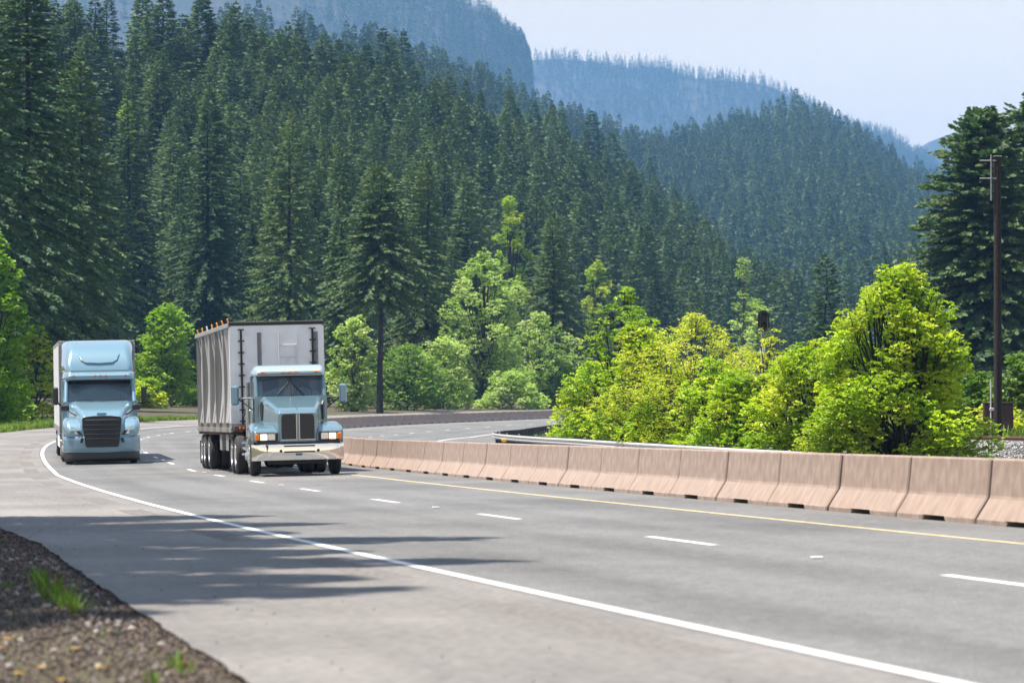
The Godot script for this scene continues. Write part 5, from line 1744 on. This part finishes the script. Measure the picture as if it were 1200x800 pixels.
	mk.call(42, 300.0, 380, 84, 552, pm.call({"lobes": 34, "lobe_r": 0.9, "rosettes": 46, "len": 0.26, "wid": 0.12, "y0": 0.5, "shape": "bush", "cols": maple_cols + yellow_cols}), M.leaf, M.bark_dark, "maple_shrub", "yellow-green roadside shrub left of the box trailer", "shrub")
	mk.call(5, 280.0, 430, 70, 553, pm.call({"lobes": 26, "lobe_r": 0.8, "rosettes": 46, "len": 0.26, "wid": 0.12, "y0": 0.2, "shape": "bush", "cols": deep_cols}), M.leaf, M.bark_dark, "maple_shrub", "low deep green shrub under the left roadside maple", "shrub")
	# behind the railway
	mk.call(1195, 165.0, 408, 90, 560, {"lobes": 40, "lobe_r": 0.7, "rosettes": 50, "y0": 0.1, "cols": [[0.17, 0.27, 0.05], [0.13, 0.22, 0.04], [0.20, 0.30, 0.07]], "len": 0.15, "wid": 0.07}, M.leaf, M.bark_grey, "hazel_shrub", "light green hazel thicket behind the brown cabinet", "shrub")
	mk.call(1148, 172.0, 428, 60, 562, {"lobes": 30, "lobe_r": 0.7, "rosettes": 44, "y0": 0.1, "cols": [[0.18, 0.28, 0.06], [0.14, 0.23, 0.04]], "len": 0.15, "wid": 0.07}, M.leaf, M.bark_grey, "hazel_shrub", "light green hazel shrub between the big maple and the cabinet", "shrub")
	mk.call(1160, 158.0, 470, 150, 564, {"lobes": 34, "lobe_r": 0.5, "rosettes": 40, "y0": 0.05, "cols": yellow_cols, "len": 0.12, "wid": 0.05}, M.leaf, M.bark_grey, "bramble_shrub", "low yellow-green bramble along the far side of the track", "shrub")

func build_trucks() -> void:
	var t := blue_tractor()
	set_on_road(t, 134.5, -7.0, 6.5)
	var q := box_trailer(-6.4, 15.6)
	set_on_road(q, 134.5, -7.0, 20.0)
	t = grey_tractor()
	set_on_road(t, 104.6, -3.05, 6.0)
	q = curtain_trailer(-6.2, 14.6)
	set_on_road(q, 104.6, -3.05, 18.0)

func build_verge() -> void:
	var g := RandomNumberGenerator.new(); g.seed = 123
	# gravel on the near left bank
	var f := kind("gravel", "stuff")
	var xf := []; var tint := []
	for k in 90000:
		var s := rv(g, 14.0, 62.0)
		var d := pow(g.randf(), 1.3) * 6.0 - 0.12 - 0.5 * pow(g.randf(), 8.0)
		var off := pave_edge(s) - d
		var p := road(s, off)
		p.y = ground_h(s, minf(off, pave_edge(s) - 0.01)) + 0.012
		xf.append(Transform3D(Basis.from_euler(Vector3(rv(g, 0, 6), rv(g, 0, 6), rv(g, 0, 6))) * Basis.from_scale(Vector3.ONE * (0.006 + 0.014 * pow(g.randf(), 3.0))), p))
		var w := pow(g.randf(), 2.0) * 0.20 + 0.03
		tint.append(Color(w * 1.15, w * 0.86, w * 0.78))
	scatter(f, "gravel_stones", stone_mesh(), M.gravel, xf, tint)
	xf = []; tint = []
	for k in 900:
		var s := rv(g, 15.0, 50.0)
		var off := pave_edge(s) - 0.1 - pow(g.randf(), 1.2) * 5.0
		var p := road(s, off)
		p.y = ground_h(s, off) + 0.015
		xf.append(Transform3D(Basis.from_euler(Vector3(rv(g, 0, 6), rv(g, 0, 6), rv(g, 0, 6))) * Basis.from_scale(Vector3(1.0, 0.7, 1.2) * rv(g, 0.018, 0.045)), p))
		var w := rv(g, 0.08, 0.34)
		tint.append(Color(w * 1.05, w * 0.93, w * 0.88))
	scatter(f, "pebbles", stone_mesh(), M.gravel, xf, tint)
	# crumbs on the paved shoulder
	xf = []; tint = []
	for k in 260:
		var s := rv(g, 18.0, 110.0)
		var off := lerpf(pave_edge(s), EDGE - 0.9, pow(g.randf(), 2.2))
		xf.append(Transform3D(Basis.from_euler(Vector3(rv(g, 0, 6), rv(g, 0, 6), rv(g, 0, 6))) * Basis.from_scale(Vector3.ONE * rv(g, 0.004, 0.013)), road(s, off, 0.003)))
		var w := rv(g, 0.05, 0.2)
		tint.append(Color(w, w * 0.9, w * 0.85))
	scatter(f, "gravel_crumbs", stone_mesh(), M.gravel, xf, tint)
	# grass: blades in tufts
	var tuft := MB.new(); tuft.use_col = true
	for k in 26:
		var a := rv(g, 0, TAU); var r := rv(g, 0, 0.16)
		var p := Vector3(cos(a) * r, -0.02, sin(a) * r)
		var h := rv(g, 0.10, 0.30)
		var d := Vector3(cos(a) * rv(g, 0, 0.12), h, sin(a) * rv(g, 0, 0.12))
		var sd := Vector3(-sin(a), 0, cos(a)) * 0.008
		tuft.col = Color(rv(g, 0.10, 0.24), rv(g, 0.20, 0.30), 0.03)
		var e := p + d * 0.6
		tuft.tri(p - sd, p + sd, e + sd); tuft.tri(p - sd, e + sd, e - sd); tuft.tri(e - sd, e + sd, p + d + d * Vector3(0.5, 0, 0.5))
	var tm := tuft.mesh()
	f = kind("grass", "stuff")
	xf = []
	for k in 4200:   # along the outside of the bend
		var s := rv(g, 150.0, 330.0)
		var off := pave_edge(s) - 0.3 - pow(g.randf(), 1.4) * 7.0
		var p := road(s, off); p.y = ground_h(s, off)
		xf.append(Transform3D(Basis(Vector3.UP, rv(g, 0, TAU)) * Basis.from_scale(Vector3.ONE * rv(g, 0.8, 2.2)), p))
	for k in 5200:   # between guardrail and railway
		var s := rv(g, 90.0, 420.0)
		var off := rv(g, RAIL + 0.3, 20.0)
		var p := road(s, off); p.y = ground_h(s, off)
		xf.append(Transform3D(Basis(Vector3.UP, rv(g, 0, TAU)) * Basis.from_scale(Vector3.ONE * rv(g, 0.7, 2.0)), p))
	for k in 2600:   # beyond the track
		var s := rv(g, 110.0, 200.0)
		var off := rv(g, 26.0, 34.0)
		var p := road(s, off); p.y = ground_h(s, off)
		xf.append(Transform3D(Basis(Vector3.UP, rv(g, 0, TAU)) * Basis.from_scale(Vector3.ONE * rv(g, 1.0, 2.6)), p))
	scatter(f, "grass_tufts", tm, M.grass, xf)
	# tufts and fallen leaves on the near bank
	var n := 0
	for q in [[62, 690, 1.0], [52, 680, 0.8], [75, 697, 0.9], [45, 672, 0.7], [84, 703, 0.7], [8, 680, 0.5], [205, 772, 0.5], [214, 780, 0.45], [180, 790, 0.4], [58, 684, 0.6], [66, 694, 0.6], [70, 690, 0.5], [55, 676, 0.5], [48, 668, 0.5], [79, 700, 0.6], [88, 708, 0.5], [40, 664, 0.4], [64, 684, 0.5], [73, 702, 0.5], [107, 705, 0.35], [120, 735, 0.25]]:
		var d: float = FOCAL * (EYE + 0.06) / (q[1] - HORIZON)
		var t := MeshInstance3D.new()
		t.name = numbered("grass_tuft")
		t.mesh = tm
		t.material_override = M.grass
		add_child(t)
		t.position = spot(q[0], d)
		t.scale = Vector3.ONE * q[2]
		t.rotation.y = n * 1.7
		tag(t, "small green grass tuft growing in the roadside gravel", "grass", "grass tufts in the gravel")
		n += 1
	var lm := MB.new(); lm.use_col = true
	for k in 7:
		var a := k * 0.9
		lm.col = Color(rv(g, 0.36, 0.5), rv(g, 0.24, 0.36), 0.06)
		spray(lm, Vector3.ZERO, Vector3(cos(a), 0.12, sin(a)).normalized(), Vector3(-sin(a), 0.2, cos(a)).normalized(), 0.05, 0.018)
	var lmm := lm.mesh()
	for q in [[93, 712], [91, 750], [25, 775], [10, 790], [12, 735], [100, 795], [215, 770], [150, 798], [52, 770], [3, 745], [120, 772], [75, 785]]:
		var d: float = FOCAL * (EYE + 0.05) / (q[1] - HORIZON)
		var t := MeshInstance3D.new()
		t.name = numbered("fallen_leaf")
		t.mesh = lmm
		t.material_override = M.grass
		add_child(t)
		t.position = spot(q[0], d) + Vector3(0, 0.03, 0)
		t.rotation.y = n * 2.1
		tag(t, "yellow fallen leaf lying on the roadside gravel", "leaf", "fallen leaves on the gravel")
		n += 1
